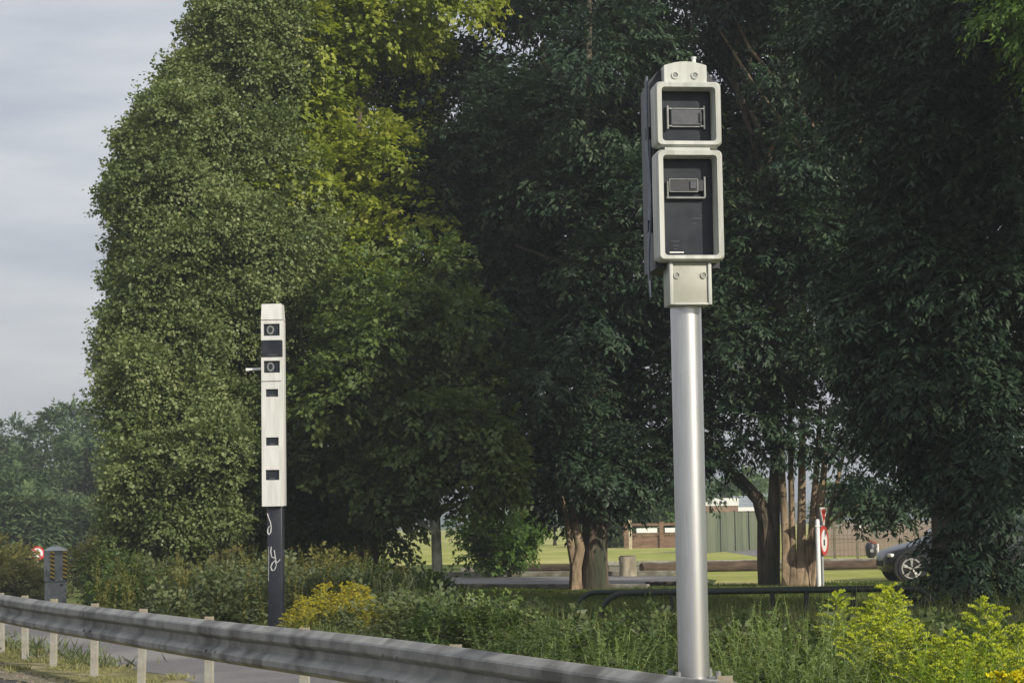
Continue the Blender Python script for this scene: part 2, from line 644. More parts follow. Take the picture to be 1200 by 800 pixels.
sheet('parking_lane', [gp(470, 676.5), gp(800, 674.5), gp(832, 680), gp(826, 687), gp(760, 690.5), gp(470, 690)], mat_asph2, 0.008)
sheet('access_road', [gp(540, 665), gp(700, 664), gp(1300, 657), gp(1300, 661), gp(700, 669.5), gp(540, 669)], mat_gravel, 0.006)
mat_grass2 = noisy('meadow_grass', (0.22, 0.26, 0.055), (0.38, 0.39, 0.10), 1.2, 0.95, bump=0.5, bscale=14, c3=(0.45, 0.42, 0.16), scale3=0.12, spec=0.1)
sheet('meadow', [gp(430, 662.5), gp(1400, 654), gp(1400, 606), gp(430, 622)], mat_grass2, 0.010)
sheet('grass_island', [gp(500, 675), gp(780, 673.5), gp(840, 680), gp(832, 688), gp(1400, 685), gp(1400, 664), gp(780, 670.8), gp(500, 672)], mat_grass2, 0.012)
sheet('field', [gp(962, 652), gp(1500, 645), gp(1500, 604.5), gp(975, 609.5)], mat_soil, 0.022)
sheet('park_path', [gp(810, 640), gp(905, 655), gp(905, 645), gp(835, 633)], mat_asph2, 0.016)

# kerbs (real steps)
mat_conc = noisy('concrete', (0.28, 0.26, 0.22), (0.46, 0.43, 0.37), 12, 0.9, bump=0.4, bscale=60, c3=(0.22, 0.20, 0.16), scale3=4)


def kerb(p0, p1):
    a, b = Vector((*p0, 0)), Vector((*p1, 0))
    d = (b - a)
    ang = math.atan2(d.y, d.x)
    mb = MB()
    mb.box((0, 0, 0.06), (d.length, 0.14, 0.14), bev=0.015)
    o = mb.build('kerb', mat_conc)
    o.location = (a + b) / 2
    o.rotation_euler.z = ang
    tag(o, kind='structure')


kerb(gp(470, 690.5), gp(760, 691.3))
kerb(gp(470, 675.6), gp(800, 673.9))
kerb(gp(700, 662.3), gp(1300, 655.4))

# distant hills
def hills():
    rnd = random.Random(3)
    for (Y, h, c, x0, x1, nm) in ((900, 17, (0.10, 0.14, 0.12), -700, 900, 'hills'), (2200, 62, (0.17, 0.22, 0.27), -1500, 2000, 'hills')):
        mb = MB()
        n = 80
        vs, fs = [], []
        for i in range(n + 1):
            x = x0 + (x1 - x0) * i / n
            z = h * (0.55 + 0.25 * math.sin(i * 0.21 + Y) + 0.12 * math.sin(i * 0.63 + 2) + 0.06 * rnd.random())
            vs += [(x, Y - h * 4, -1), (x, Y - h * 1.2, z * 0.75), (x, Y, z), (x, Y + h * 4, -1)]
        for i in range(n):
            for k in range(3):
                a = 4 * i + k
                fs.append((a, a + 4, a + 5, a + 1))
        mb.add(vs, fs)
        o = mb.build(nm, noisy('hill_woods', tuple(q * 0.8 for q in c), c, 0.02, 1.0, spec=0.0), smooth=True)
        tag(o, kind='structure')


hills()

# ================================================================== AIR
def haze():
    mb = MB()
    mb.box((0, 2350, 36), (5400, 5500, 84))
    m = bpy.data.materials.new('haze_air')
    m.use_nodes = True
    n, l = m.node_tree.nodes, m.node_tree.links
    n.remove(n['Principled BSDF'])
    v = n.new('ShaderNodeVolumePrincipled')
    v.inputs['Color'].default_value = (0.86, 0.92, 1.0, 1)
    v.inputs['Density'].default_value = 0.0009
    v.inputs['Anisotropy'].default_value = 0.2
    l.new(v.outputs['Volume'], n['Material Output'].inputs['Volume'])
    o = mb.build('haze', m)
    tag(o, kind='stuff')


haze()
SC.cycles.volume_bounces = 0

# ================================================================== GUARDRAIL
mat_rail = noisy('galvanised_rail', (0.22, 0.22, 0.205), (0.36, 0.355, 0.33), 5, 0.55, metal=0.3, bump=0.15, bscale=30, stretch=(1, 1, 1), c3=(0.12, 0.115, 0.105), scale3=2.6)
mat_post = noisy('galvanised_post', (0.34, 0.33, 0.29), (0.50, 0.48, 0.42), 9, 0.6, metal=0.15, bump=0.2, bscale=30, c3=(0.36, 0.31, 0.22), scale3=5)


def guardrail():
    root = empty('guardrail', rp(0, 0), 'long weathered grey metal guardrail crossing the foreground along the road', 'guardrail')
    # profile: offset towards the near road (negative) and height
    prof = [(0.000, 0.702), (-0.022, 0.700), (-0.076, 0.668), (-0.083, 0.658), (-0.083, 0.612), (-0.076, 0.602), (-0.024, 0.578), (-0.016, 0.568),
            (-0.016, 0.520), (-0.024, 0.510), (-0.076, 0.472), (-0.083, 0.462), (-0.083, 0.428), (-0.076, 0.418), (-0.022, 0.392), (0.0, 0.39)]
    th = 0.004
    full = prof + [(a + 0.012 if 0 < i < len(prof) - 1 else a, b - th) for i, (a, b) in reversed(list(enumerate(prof)))]
    ss = np.arange(-14, 62.01, 1.0)
    n = len(prof)
    vs, fs = [], []
    for s in ss:
        wob = 0.006 * math.sin(s * 0.7) + 0.005 * math.sin(s * 0.31 + 1)
        zz = 0.009 * math.sin(s * 0.45 + 0.5) + 0.004 * math.sin(s * 0.9)
        p = rp(s, 0)
        dz = float(gz(p.x, p.y)) + zz
        for (o, z) in prof:
            q = rp(s, o - 0.05 + wob) - RP
            vs.append((q.x, q.y, z + dz))
    for i in range(len(ss) - 1):
        for k in range(n - 1):
            a = i * n + k
            fs.append((a, a + 1, a + n + 1, a + n))
    me = bpy.data.meshes.new('beam')
    me.from_pydata(vs, [], fs)
    beam = link_mesh('beam', me, mat_rail, root, smooth=True)
    me.set_sharp_from_angle(angle=R(24))
    md = beam.modifiers.new('thick', 'SOLIDIFY')
    md.thickness = 0.006
    # lap joints with bolts
    for s in (-6.4, -2.35, 1.75, 5.6, 9.7, 13.8):
        for hz in (0.47, 0.625):
            for d in (-0.12, 0.12):
                q = rp(s + d, -0.134) - RP
                q.z = hz
                mb = MB()
                mb.tube([q + RN * 0.01, q - RN * 0.012], 0.012, 7)
                mb.build('bolt', mat_rail, root)
    # posts: C-shaped steel, standing a little proud of the beam
    pb = MB()
    hgt = 0.722
    cw, cd, tt = 0.066, 0.045, 0.006
    poly = [(-cw / 2, 0), (cw / 2, 0), (cw / 2, cd), (cw / 2 - tt, cd), (cw / 2 - tt, tt), (-cw / 2 + tt, tt), (-cw / 2 + tt, cd), (-cw / 2, cd)]
    m = len(poly)
    vs = [Vector((x, y, -0.2)) for x, y in poly] + [Vector((x, y, hgt)) for x, y in poly]
    fs = [tuple(range(m)), tuple(range(2 * m - 1, m - 1, -1))] + [(i, i + m, (i + 1) % m + m, (i + 1) % m) for i in range(m)]
    pb.add(vs, fs)
    pb.box((0, 0.0, 0.55), (0.05, 0.03, 0.12))
    first = None
    px_list = [(1080, None)] + [(857, None), (535, None), (360, None), (248, None), (168, None), (113, None), (65, None), (32, None), (4, None)]
    slist = []
    for (px, _) in px_list:
        # find s where the rail top projects to that column
        best = min(np.arange(-8, 40, 0.02), key=lambda s: abs(colx(rp(s, 0.03, 0.7)) - px))
        slist.append(best)
    slist += [slist[-1] + 2.2 * k for k in range(1, 6)]
    for s in slist:
        if first is None:
            o = pb.build('post', mat_post, root)
            first = o
        else:
            o = first.copy()
            COL.objects.link(o)
            o.parent = root
        q = rp(s, 0.0) - RP
        o.location = (q.x, q.y, 0)
        o.rotation_euler = (R(random.uniform(-1.5, 1.5)), R(random.uniform(-1.5, 1.5)), math.atan2(RD.y, RD.x) + math.pi + R(52))
    return root


def project(p):
    d = Vector(p) - Vector((0, 0, CAMZ))
    z = d.dot(fwd)
    return (600 + F * d.dot(rt) / z, 400 - F * d.dot(up) / z)


def colx(p):
    return project(p)[0]


guardrail()

# ================================================================== SPEED CAMERA ON THE ALUMINIUM POLE
mat_alu = noisy('brushed_aluminium', (0.58, 0.58, 0.585), (0.66, 0.66, 0.665), 30, 0.37, metal=0.88, stretch=(3, 3, 0.2), c3=(0.55, 0.54, 0.53), scale3=2)
mat_cream = noisy('cream_paint', (0.49, 0.50, 0.47), (0.56, 0.57, 0.535), 18, 0.5, c3=(0.42, 0.425, 0.385), scale3=9, stretch=(2.2, 2.2, 0.35))
mat_creamd = noisy('beige_paint', (0.36, 0.36, 0.30), (0.41, 0.41, 0.35), 10, 0.5, bump=0.05)
mat_black = noisy('dark_housing', (0.018, 0.020, 0.024), (0.03, 0.033, 0.04), 10, 0.45)
mat_panel = noisy('dark_glass', (0.014, 0.017, 0.024), (0.024, 0.028, 0.037), 6, 0.35, c3=(0.032, 0.036, 0.044), scale3=5, spec=0.25)
mat_dev = noisy('device_grey', (0.045, 0.05, 0.06), (0.075, 0.08, 0.092), 25, 0.5)
mat_silver = noisy('silver_plate', (0.06, 0.075, 0.10), (0.12, 0.145, 0.18), 12, 0.5, metal=0.3)
mat_bracket = noisy('bracket_grey', (0.18, 0.19, 0.19), (0.27, 0.275, 0.27), 20, 0.5, metal=0.3)
mat_white = noisy('white_plastic', (0.72, 0.73, 0.70), (0.8, 0.8, 0.77), 10, 0.4)


def speed_camera():
    Y = 11.15
    k = Y / F * 1.004
    base = at(813.5, 800, Y)
    root = empty('speed_camera', (base.x, base.y, 0), 'tall speed camera with twin cream framed windows on a shiny aluminium pole', 'speed camera', rz=R(7))
    zc = lambda py: float(at(812, py, Y - 0.15).z)
    X = lambda px, py: (at(px, py, Y).x - at(centre(py), py, Y).x)
    # the thing stands upright; its column line in the picture
    def centre(py):
        return project((base.x, base.y, zc(py)))[0]
    ztop = zc(357)
    mb = MB()
    mb.tube([(0, 0, 0.625), (0, 0, ztop + 0.05)], 0.0815, 40)
    mb.build('pole', mat_alu, root, smooth=True)
    mb = MB()
    mb.box((0.0, 0.05, 0.28), (0.46, 0.46, 0.66), bev=0.02)
    mb.build('plinth', mat_conc, root)
    mb = MB()
    mb.box((0, 0, 0.622), (0.27, 0.27, 0.02), bev=0.004)
    for a in range(4):
        x, y = 0.105 * (1 if a % 2 else -1), 0.105 * (1 if a // 2 else -1)
        mb.tube([(x, y, 0.62), (x, y, 0.672)], 0.015, 8)
    mb.build('base_plate', mat_bracket, root)
    # dark body
    x0, x1 = -0.168, 0.172
    yf = -0.15                                   # plane of the window frames' backs
    zb, zt = zc(312), zc(76)
    ht = zt - zb
    body = MB()
    prof = [(x0, zb), (x1, zb), (x1, zt - 0.085), (x1 - 0.045, zt - 0.012), (0.105, zt), (-0.105, zt), (x0 + 0.03, zt - 0.02), (x0, zt - 0.075)]
    body.prism(prof, yf + 0.075, 0.26)
    body.build('housing', mat_black, root)
    # neck plate in beige with a raised border and two recesses
    z1, z0 = zc(306), zc(357)
    nb = MB()
    hw = 0.112
    nb.box((0, -0.055, (z0 + z1) / 2), (2 * hw, 0.16, z1 - z0), bev=0.008)
    nb.build('neck', mat_creamd, root, smooth=True)
    nb = MB()
    nb.box((-hw + 0.010, -0.140, (z0 + z1) / 2), (0.018, 0.014, z1 - z0 - 0.004), bev=0.003)
    nb.box((hw - 0.010, -0.140, (z0 + z1) / 2), (0.018, 0.014, z1 - z0 - 0.004), bev=0.003)
    nb.box((0, -0.140, z0 + 0.006), (2 * hw - 0.04, 0.014, 0.01), bev=0.003)
    nb.build('neck_rim', mat_cream, root, smooth=True)

    def recess(cx, cz, r, y, mat_out):
        q = MB()
        n = 18
        o = [(cx + r * math.cos(2 * math.pi * i / n), cz + r * math.sin(2 * math.pi * i / n)) for i in range(n)]
        ii = [(cx + r * 0.68 * math.cos(2 * math.pi * i / n), cz + r * 0.68 * math.sin(2 * math.pi * i / n)) for i in range(n)]
        q.ring(o, ii, y - 0.006, y + 0.004)
        w_ = q.build('screw_cup', mat_out, root, smooth=True)
        q = MB()
        q.prism([(cx + (a - cx) * 0.98, cz + (b - cz) * 0.98) for a, b in ii], y - 0.001, y + 0.004)
        q.build('screw', mat_bracket, w_)

    for sx in (-1, 1):
        recess(0.071 * sx, zc(322), 0.0175, -0.137, mat_creamd)
    # top cap in cream with an arched top
    zc0, zc1 = zc(98), zc(73)
    cap = MB()
    poly = [(-0.118, zc0), (0.108, zc0), (0.108, zc1 - 0.018)] + [(0.108 - 0.222 * t, zc1 - 0.016 + 0.02 * math.sin(math.pi * t)) for t in np.linspace(0.05, 0.95, 9)] + [(-0.118, zc1 - 0.018)]
    cap.prism(poly, yf - 0.005, 0.08)
    cap.build('top_cap', mat_cream, root)
    for sx in (-0.06, 0.045):
        recess(sx, zc(88.5), 0.02, yf - 0.006, mat_cream)
    an = MB()
    ax = 0.055
    an.tube([(ax, -0.09, zc(76)), (ax, -0.09, zc(65))], 0.011, 12)
    an.tube([(ax, -0.09, zc(66)), (ax, -0.09, zc(64))], 0.014, 12)
    an.build('antenna', mat_white, root, smooth=True)

    # window frames
    def frame(pt, pb, name):
        za, zb_ = zc(pt), zc(pb)
        fr = MB()
        o = rrect(x0 - 0.006, zb_, x1 + 0.004, za, 0.028, 5)
        i = rrect(x0 + 0.028, zb_ + 0.028, x1 - 0.026, za - 0.028, 0.018, 5)
        i2 = rrect(x0 + 0.036, zb_ + 0.034, x1 - 0.034, za - 0.034, 0.014, 5)
        o2 = rrect(x0 + 0.003, zb_ + 0.009, x1 - 0.005, za - 0.009, 0.024, 5)
        n = len(o)
        vs = []
        loops = [(o, yf + 0.10), (o, yf - 0.022), (o2, yf - 0.036), (i, yf - 0.034), (i2, yf + 0.072)]
        for lp, y in loops:
            vs += [Vector((a, y, b)) for a, b in lp]
        fs = []
        for q in range(len(loops) - 1):
            for a in range(n):
                b = (a + 1) % n
                fs.append((q * n + a, q * n + b, (q + 1) * n + b, (q + 1) * n + a))
        fr.add(vs, fs)
        f = fr.build(name, mat_cream, root, smooth=True)
        pn = MB()
        pn.box(((x0 + x1) / 2, yf + 0.066, (za + zb_) / 2), (x1 - x0 - 0.075, 0.01, za - zb_ - 0.07))
        gl = pn.build('glass_panel', mat_panel, f)
        return f, za, zb_

    f1, za, zb1 = frame(97, 172.5, 'window_frame')
    f2, zc2, zd = frame(176.5, 306, 'window_frame')
    mb = MB()
    mb.box((-0.005, yf + 0.02, (zb1 + zc2) / 2), (0.24, 0.07, abs(zb1 - zc2) + 0.004))
    mb.build('hinge_strip', mat_cream, root)
    yp = yf + 0.058
    # upper device: a grey unit between two square brackets
    q = MB()
    zu = zc(136)
    q.box((0.002, yp - 0.01, zu), (0.165, 0.03, 0.085), bev=0.005)
    q.build('camera_unit', mat_dev, f1)
    q = MB()
    for sx in (-1, 1):
        q.box((sx * 0.098 + 0.002, yp - 0.015, zu), (0.010, 0.02, 0.125), bev=0.002)
        for sz in (-1, 1):
            q.box((sx * 0.086 + 0.002, yp - 0.015, zu + sz * 0.046), (0.022, 0.02, 0.008), bev=0.002)
    q.box((0.002, yp - 0.012, zu + 0.048), (0.17, 0.012, 0.005))
    q.box((0.002, yp - 0.012, zu - 0.048), (0.17, 0.012, 0.005))
    q.build('bracket', mat_bracket, f1)
    q = MB()
    q.box((0.078, yp - 0.028, zu), (0.012, 0.012, 0.05))
    q.build('lens_slot', mat_black, f1)
    # lower device
    q = MB()
    zl = zc(216)
    q.box((0.0, yp - 0.008, zl), (0.185, 0.03, 0.062), bev=0.004)
    q.build('camera_unit', mat_black, f2)
    q = MB()
    for z_, h_ in ((zl + 0.033, 0.004), (zl - 0.033, 0.004)):
        q.box((-0.02, yp - 0.02, z_), (0.15, 0.012, h_))
    for x_ in (-0.094, 0.055):
        q.box((x_, yp - 0.02, zl), (0.004, 0.012, 0.066))
    q.box((-0.01, yp - 0.018, zc(230.5)), (0.205, 0.022, 0.010), bev=0.002)
    q.box((-0.105, yp - 0.018, zc(221)), (0.008, 0.02, 0.09), bev=0.002)
    q.box((0.092, yp - 0.018, zc(218)), (0.010, 0.02, 0.11), bev=0.002)
    q.build('bracket', mat_bracket, f2)
    q = MB()
    q.box((0.03, yp - 0.026, zl + 0.002), (0.032, 0.01, 0.042), bev=0.002)
    q.build('lens', mat_dev, f2)
    q = MB()
    q.box((-0.060, yp - 0.001, zc(294)), (0.075, 0.004, 0.006))
    q.build('label_strip', mat_white, f2)
    for i, (xx, zz, ww) in enumerate(((-0.068, 281, 0.05), (-0.062, 286, 0.03), (-0.066, 290, 0.02), (0.05, 254, 0.05), (0.075, 251, 0.012), (0.04, 260, 0.02))):
        q = MB()
        q.box((xx, yp + 0.001, zc(zz)), (ww, 0.003, 0.0035))
        q.build('scuff_mark', mat_dev, f2)
    # silver side shields, standing off the housing
    def shield(x, sgn, a, b, nm='side_shield'):
        s_ = MB()
        zt_, zb_ = zc(a), zc(b)
        n = 14
        vs, fs = [], []
        for i in range(n + 1):
            t = i / n
            z = zt_ * (1 - t) + zb_ * t
            bow = 0.010 * math.sin(t * 9.0) * (1 if t > 0.3 else 0.3)
            wdt = 0.085 * (1 - 0.75 * max(0, (t - 0.55) / 0.45)) * min(1, 0.55 + t * 4)
            xx = x + sgn * bow
            for (dx, yy) in ((0, -0.03), (0.008, -0.03), (0.008, -0.03 + wdt), (0, -0.03 + wdt)):
                vs.append((xx + sgn * dx, yy, z))
        for i in range(n):
            for e in range(4):
                e2 = (e + 1) % 4
                fs.append((4 * i + e, 4 * i + e2, 4 * i + 4 + e2, 4 * i + 4 + e))
        fs.append((0, 1, 2, 3))
        fs.append((4 * n, 4 * n + 1, 4 * n + 2, 4 * n + 3))
        s_.add(vs, fs)
        s_.build(nm, mat_silver, root, smooth=True)
    shield(-0.181, -1, 84, 345)
    shield(0.178, 1, 90, 300)
    for zq in (150, 260):
        q = MB()
        q.box((-0.179, 0.02, zc(zq)), (0.03, 0.04, 0.06))
        q.build('shield_mount', mat_black, root)
    return root


speed_camera()

# ================================================================== WHITE CAMERA TOWER ON THE BLACK POST
mat_twhite = noisy('tower_white', (0.63, 0.63, 0.60), (0.70, 0.70, 0.67), 6, 0.45, c3=(0.585, 0.585, 0.55), scale3=7, stretch=(2.5, 2.5, 0.3))
mat_tgreen = noisy('tower_side', (0.20, 0.22, 0.17), (0.28, 0.30, 0.23), 6, 0.5)
mat_navy = noisy('black_post', (0.010, 0.012, 0.020), (0.022, 0.025, 0.036), 8, 0.4)


mat_gpaint = noisy('graffiti_paint', (0.36, 0.37, 0.38), (0.60, 0.60, 0.58), 16, 0.6)


def camera_tower():
    Y = 29.0
    b = at(322.5, 735, Y)
    root = empty('camera_tower', (b.x, b.y, 0), 'slim white camera tower with small dark windows on a black graffitied post', 'camera tower', rz=R(-2.5))
    zc = lambda py: float(at(320, py, Y).z)
    hw = 0.145
    dp = 0.13
    mb = MB()
    mb.box((0.015, 0.02, zc(593) / 2), (0.205, 0.205, zc(593) + 0.02), bev=0.02)
    mb.build('post', mat_navy, root, smooth=True)
    # housing with a tapered head, front panel split by seams
    secs = [(593, 448), (447, 419.5), (399.5, 376.5)]
    body = MB()
    body.box((0, 0.012, (zc(593) + zc(376)) / 2), (2 * hw + 0.004, 2 * dp - 0.03, zc(376) - zc(593) - 0.006), bev=0.006)
    body.build('housing', mat_twhite, root, smooth=True)
    y0 = -dp
    wins = {0: [(318, 461, 14.5, 9), (319, 517.5, 15, 9.5), (319.5, 556.5, 16, 12)], 1: [(317, 430.5, 19, 14)], 2: [(317, 387.5, 19, 14)]}
    for i, (pa, pb_) in enumerate(secs):
        za, zb = zc(pa), zc(pb_)
        # front panel built around its openings: horizontal bands
        f = MB()
        ws = sorted(wins[i], key=lambda w_: -w_[1])
        z = za
        for (cx, cy, ww, wh) in ws:
            wz0, wz1 = zc(cy + wh / 2), zc(cy - wh / 2)
            hwid = ww / 2 * Y / F
            f.box((0, y0 - 0.012, (z + wz0) / 2), (2 * hw, 0.03, wz0 - z))
            side = hw - hwid
            for sx in (-1, 1):
                f.box((sx * (hw - side / 2), y0 - 0.012, (wz0 + wz1) / 2), (side, 0.03, wz1 - wz0))
            z = wz1
        f.box((0, y0 - 0.012, (z + zb) / 2), (2 * hw, 0.03, zb - z))
        fp = f.build('front_panel', mat_twhite, root)
        for (cx, cy, ww, wh) in ws:
            wz0, wz1 = zc(cy + wh / 2), zc(cy - wh / 2)
            hwid = ww / 2 * Y / F
            q = MB()
            q.box((0, y0 + 0.006, (wz0 + wz1) / 2), (2 * hwid + 0.01, 0.006, wz1 - wz0 + 0.01))
            wpn = q.build('window', mat_panel, fp)
            if wh > 13:
                q = MB()
                n = 20
                cz = (wz0 + wz1) / 2
                r0, r1 = 0.062, 0.040
                cxx = -0.02
                o_ = [(cxx + 0.82 * r0 * math.cos(6.2832 * a / n), cz + r0 * math.sin(6.2832 * a / n)) for a in range(n)]
                i_ = [(cxx + 0.72 * r1 * math.cos(6.2832 * a / n), cz + r1 * math.sin(6.2832 * a / n)) for a in range(n)]
                q.ring(o_, i_, y0 - 0.012, y0 + 0.004)
                q.build('lens_ring', mat_bracket, wpn, smooth=True)
                q = MB()
                q.prism([(cxx + (a_ - cxx) * 0.95, cz + (b_ - cz) * 0.95) for a_, b_ in i_], y0 - 0.002, y0 + 0.002)
                q.build('lens', mat_black, wpn)
            else:
                q = MB()
                q.box((random.uniform(-0.02, 0.02), y0 - 0.003, wz0 + 0.02), (0.07, 0.012, 0.025), bev=0.004)
                q.build('sensor', mat_dev, wpn)
    # recessed black band
    q = MB()
    q.box((0, -0.035, (zc(400) + zc(419)) / 2), (2 * hw - 0.004, 0.235, zc(400) - zc(419)), bev=0.004)
    q.build('flash_window', mat_panel, root)
    q = MB()
    q.box((0.01, y0 - 0.024, zc(417)), (0.13, 0.01, 0.02))
    q.build('flash_sensor', mat_dev, root)
    # tapered head
    h = MB()
    z0, z1 = zc(375.6), zc(357)
    w1 = hw - 0.016
    vs = [(-hw, y0 - 0.026, z0), (hw, y0 - 0.026, z0), (hw, dp, z0), (-hw, dp, z0), (-hw + 0.004, y0 + 0.01, z1), (w1, y0 + 0.01, z1), (w1, dp, z1), (-hw + 0.004, dp, z1)]
    h.add([Vector(v) for v in vs], [(0, 1, 2, 3), (4, 7, 6, 5), (0, 4, 5, 1), (1, 5, 6, 2), (2, 6, 7, 3), (3, 7, 4, 0)])
    h.build('head', mat_twhite, root)
    # side arm
    q = MB()
    q.tube([(-hw, 0.02, zc(431.5)), (-hw - 0.205, 0.0, zc(432.5))], 0.018, 8)
    q.tube([(-hw - 0.20, 0.0, zc(432.5)), (-hw - 0.235, 0.0, zc(432.8))], 0.024, 8)
    q.build('side_arm', mat_white, root, smooth=True)
    # graffiti on the post: painted strokes as thin raised lines
    gw = MB()
    yq = 0.02 - 0.1025 - 0.003

    def stroke(pts, r=0.009):
        P = [Vector((x, yq, z)) for x, z in pts]
        for a, c in zip(P[:-1], P[1:]):
            d = (c - a)
            nrm = Vector((-d.z, 0, d.x)).normalized() * r * random.uniform(0.5, 0.8)
            y2 = Vector((0, -0.002, 0))
            gw.add([a + nrm, a - nrm, c - nrm, c + nrm, a + nrm + y2, a - nrm + y2, c - nrm + y2, c + nrm + y2],
                   [(0, 1, 2, 3), (4, 7, 6, 5), (0, 4, 5, 1), (1, 5, 6, 2), (2, 6, 7, 3), (3, 7, 4, 0)])

    zz = lambda py: zc(py)
    m_ = Y / F
    sx = lambda px, py: (px - project((b.x, b.y, zc(py)))[0]) * m_
    st = lambda L, r=0.009: stroke([(sx(px, py) + 0.0, zz(py)) for px, py in L], r)
    # upper mark: a tall loop like a six
    st([(314.5, 601), (316, 606), (318, 611), (319, 617), (318.5, 623), (316.5, 626), (315, 624), (315, 619), (317, 616)], 0.010)
    gw.build('graffiti', mat_gpaint, root)
    gw = MB()
    # lower mark: an angular four over a small loop
    st([(319, 640), (318.5, 646), (319.5, 652), (325, 654)], 0.009)
    st([(322.5, 644), (323.5, 650), (324, 656), (326, 659), (329.5, 655)], 0.010)
    st([(324, 656), (320.5, 659), (318.5, 663.5), (320, 668), (323, 667), (325, 662), (324, 657)], 0.010)
    st([(316, 640), (316.2, 650), (316, 664), (315.8, 680)], 0.004)
    gw.build('graffiti', mat_gpaint, root)
    return root


camera_tower()

# ================================================================== GREY ROADSIDE CABINET WITH STRIPES
def cabinet():
    Y = 63.0
    b = at(65, 702, Y)
    zb = -0.9
    root = empty('speed_camera_cabinet', (b.x, b.y, zb), 'grey roadside cabinet with yellow and black hazard stripes behind the guardrail', 'cabinet', rz=R(35))
    mg = noisy('cabinet_grey', (0.22, 0.225, 0.235), (0.30, 0.305, 0.315), 5, 0.55, c3=(0.10, 0.105, 0.11), scale3=2)
    mgl = noisy('cabinet_roof', (0.30, 0.33, 0.33), (0.42, 0.45, 0.44), 5, 0.5)
    k = Y / F
    H = float(at(65, 645, Y).z) - zb
    hs = float(at(65, 681, Y).z) - zb
    w_, d_ = 0.54, 0.46
    q = MB()
    q.box((0, 0, hs / 2 - 0.01), (w_ * 0.94, d_ * 0.94, hs - 0.02), bev=0.01)
    q.build('base', mg, root)
    q = MB()
    q.box((0, 0, (hs + H) / 2), (w_, d_, H - hs), bev=0.012)
    bd = q.build('housing', mg, root)
    q = MB()
    # low hipped roof
    hw, hd = w_ / 2 + 0.02, d_ / 2 + 0.03
    q.add([(-hw, -hd, H + 0.005), (hw, -hd, H + 0.005), (hw, hd, H + 0.005), (-hw, hd, H + 0.005), (-0.12, -0.05, H + 0.13), (0.12, -0.05, H + 0.13), (0.12, 0.05, H + 0.13), (-0.12, 0.05, H + 0.13)],
          [(0, 3, 2, 1), (0, 1, 5, 4), (1, 2, 6, 5), (2, 3, 7, 6), (3, 0, 4, 7), (4, 5, 6, 7)])
    q.tube([(0, 0, H + 0.12), (0, 0, H + 0.17)], 0.06, 10)
    q.build('roof', mgl, root)
    my = noisy('stripe_yellow', (0.48, 0.32, 0.03), (0.58, 0.40, 0.05), 8, 0.6)
    mk = noisy('stripe_black', (0.012, 0.012, 0.014), (0.02, 0.02, 0.022), 8, 0.6)
    z0, z1 = float(at(65, 681, Y).z) - zb + 0.02, H - 0.03
    n = 7
    for cx, wd in ((-w_ / 2 + 0.075, 0.13), (w_ / 2 - 0.075, 0.13)):
        yy, kk = MB(), MB()
        step = (z1 - z0) / (2 * n)
        for i in range(2 * n):
            a = z0 + i * step
            poly = [(cx - wd / 2, a + 0.05), (cx + wd / 2, a), (cx + wd / 2, a + step), (cx - wd / 2, a + step + 0.05)]
            (yy if i % 2 else kk).prism(poly, -d_ / 2 - 0.006, -d_ / 2 - 0.001)
        s_ = yy.build('hazard_stripe', my, bd)
        kk.build('hazard_stripe', mk, bd)
    q = MB()
    q.box((0.09, -d_ / 2 - 0.01, hs + 0.07), (0.07, 0.02, 0.05))
    q.build('lock', mgl, bd)
    q = MB()
    q.box((0.09, -d_ * 0.47 - 0.01, hs - 0.1), (0.09, 0.02, 0.05))
    q.build('vent', mk, root)


cabinet()


def disc(mb, c, r, y0, y1, n=28):
    mb.prism([(c[0] + r * math.cos(6.28318 * i / n), c[1] + r * math.sin(6.28318 * i / n)) for i in range(n)], y0, y1)


mat_red = noisy('sign_red', (0.50, 0.035, 0.03), (0.58, 0.06, 0.05), 6, 0.4)
mat_swhite = noisy('sign_white', (0.74, 0.74, 0.72), (0.82, 0.82, 0.8), 6, 0.4)
mat_sblack = noisy('sign_black', (0.015, 0.015, 0.015), (0.025, 0.025, 0.025), 6, 0.5)
mat_gpost = noisy('grey_post', (0.30, 0.31, 0.30), (0.42, 0.42, 0.41), 9, 0.5, metal=0.4)


def left_sign():
    Y = 78.0
    c = at(44, 648, Y)
    zb = -1.2
    root = empty('round_sign', (c.x, c.y, zb), 'small round red bordered no left turn sign beside the striped cabinet', 'road sign', rz=R(8))
    H = c.z - zb
    q = MB()
    q.tube([(0, 0.05, -0.1), (0, 0.05, H + 0.25)], 0.03, 10)
    q.build('post', mat_gpost, root)
    q = MB()
    n = 30
    r = 0.26
    o = [(r * math.cos(6.28318 * i / n), H + r * math.sin(6.28318 * i / n)) for i in range(n)]
    i_ = [(r * .76 * math.cos(6.28318 * i / n), H + r * .76 * math.sin(6.28318 * i / n)) for i in range(n)]
    q.ring(o, i_, -0.012, 0.012)
    q.build('border', mat_red, root)
    q = MB()
    disc(q, (0, H), r * .765, -0.006, 0.008)
    pl = q.build('plate', mat_swhite, root)
    q = MB()
    q.prism([(0.06, H - 0.14), (0.10, H - 0.14), (0.10, H + 0.06), (-0.02, H + 0.06), (-0.02, H + 0.02), (0.06, H + 0.02)], -0.009, -0.0065)
    q.prism([(-0.02, H + 0.10), (-0.02, H - 0.02), (-0.12, H + 0.04)], -0.009, -0.0065)
    q.build('arrow', mat_sblack, pl)
    q = MB()
    q.prism([(-0.17, H + 0.13), (-0.13, H + 0.17), (0.17, H - 0.13), (0.13, H - 0.17)], -0.0125, -0.0095)
    q.build('slash', mat_red, pl)


left_sign()


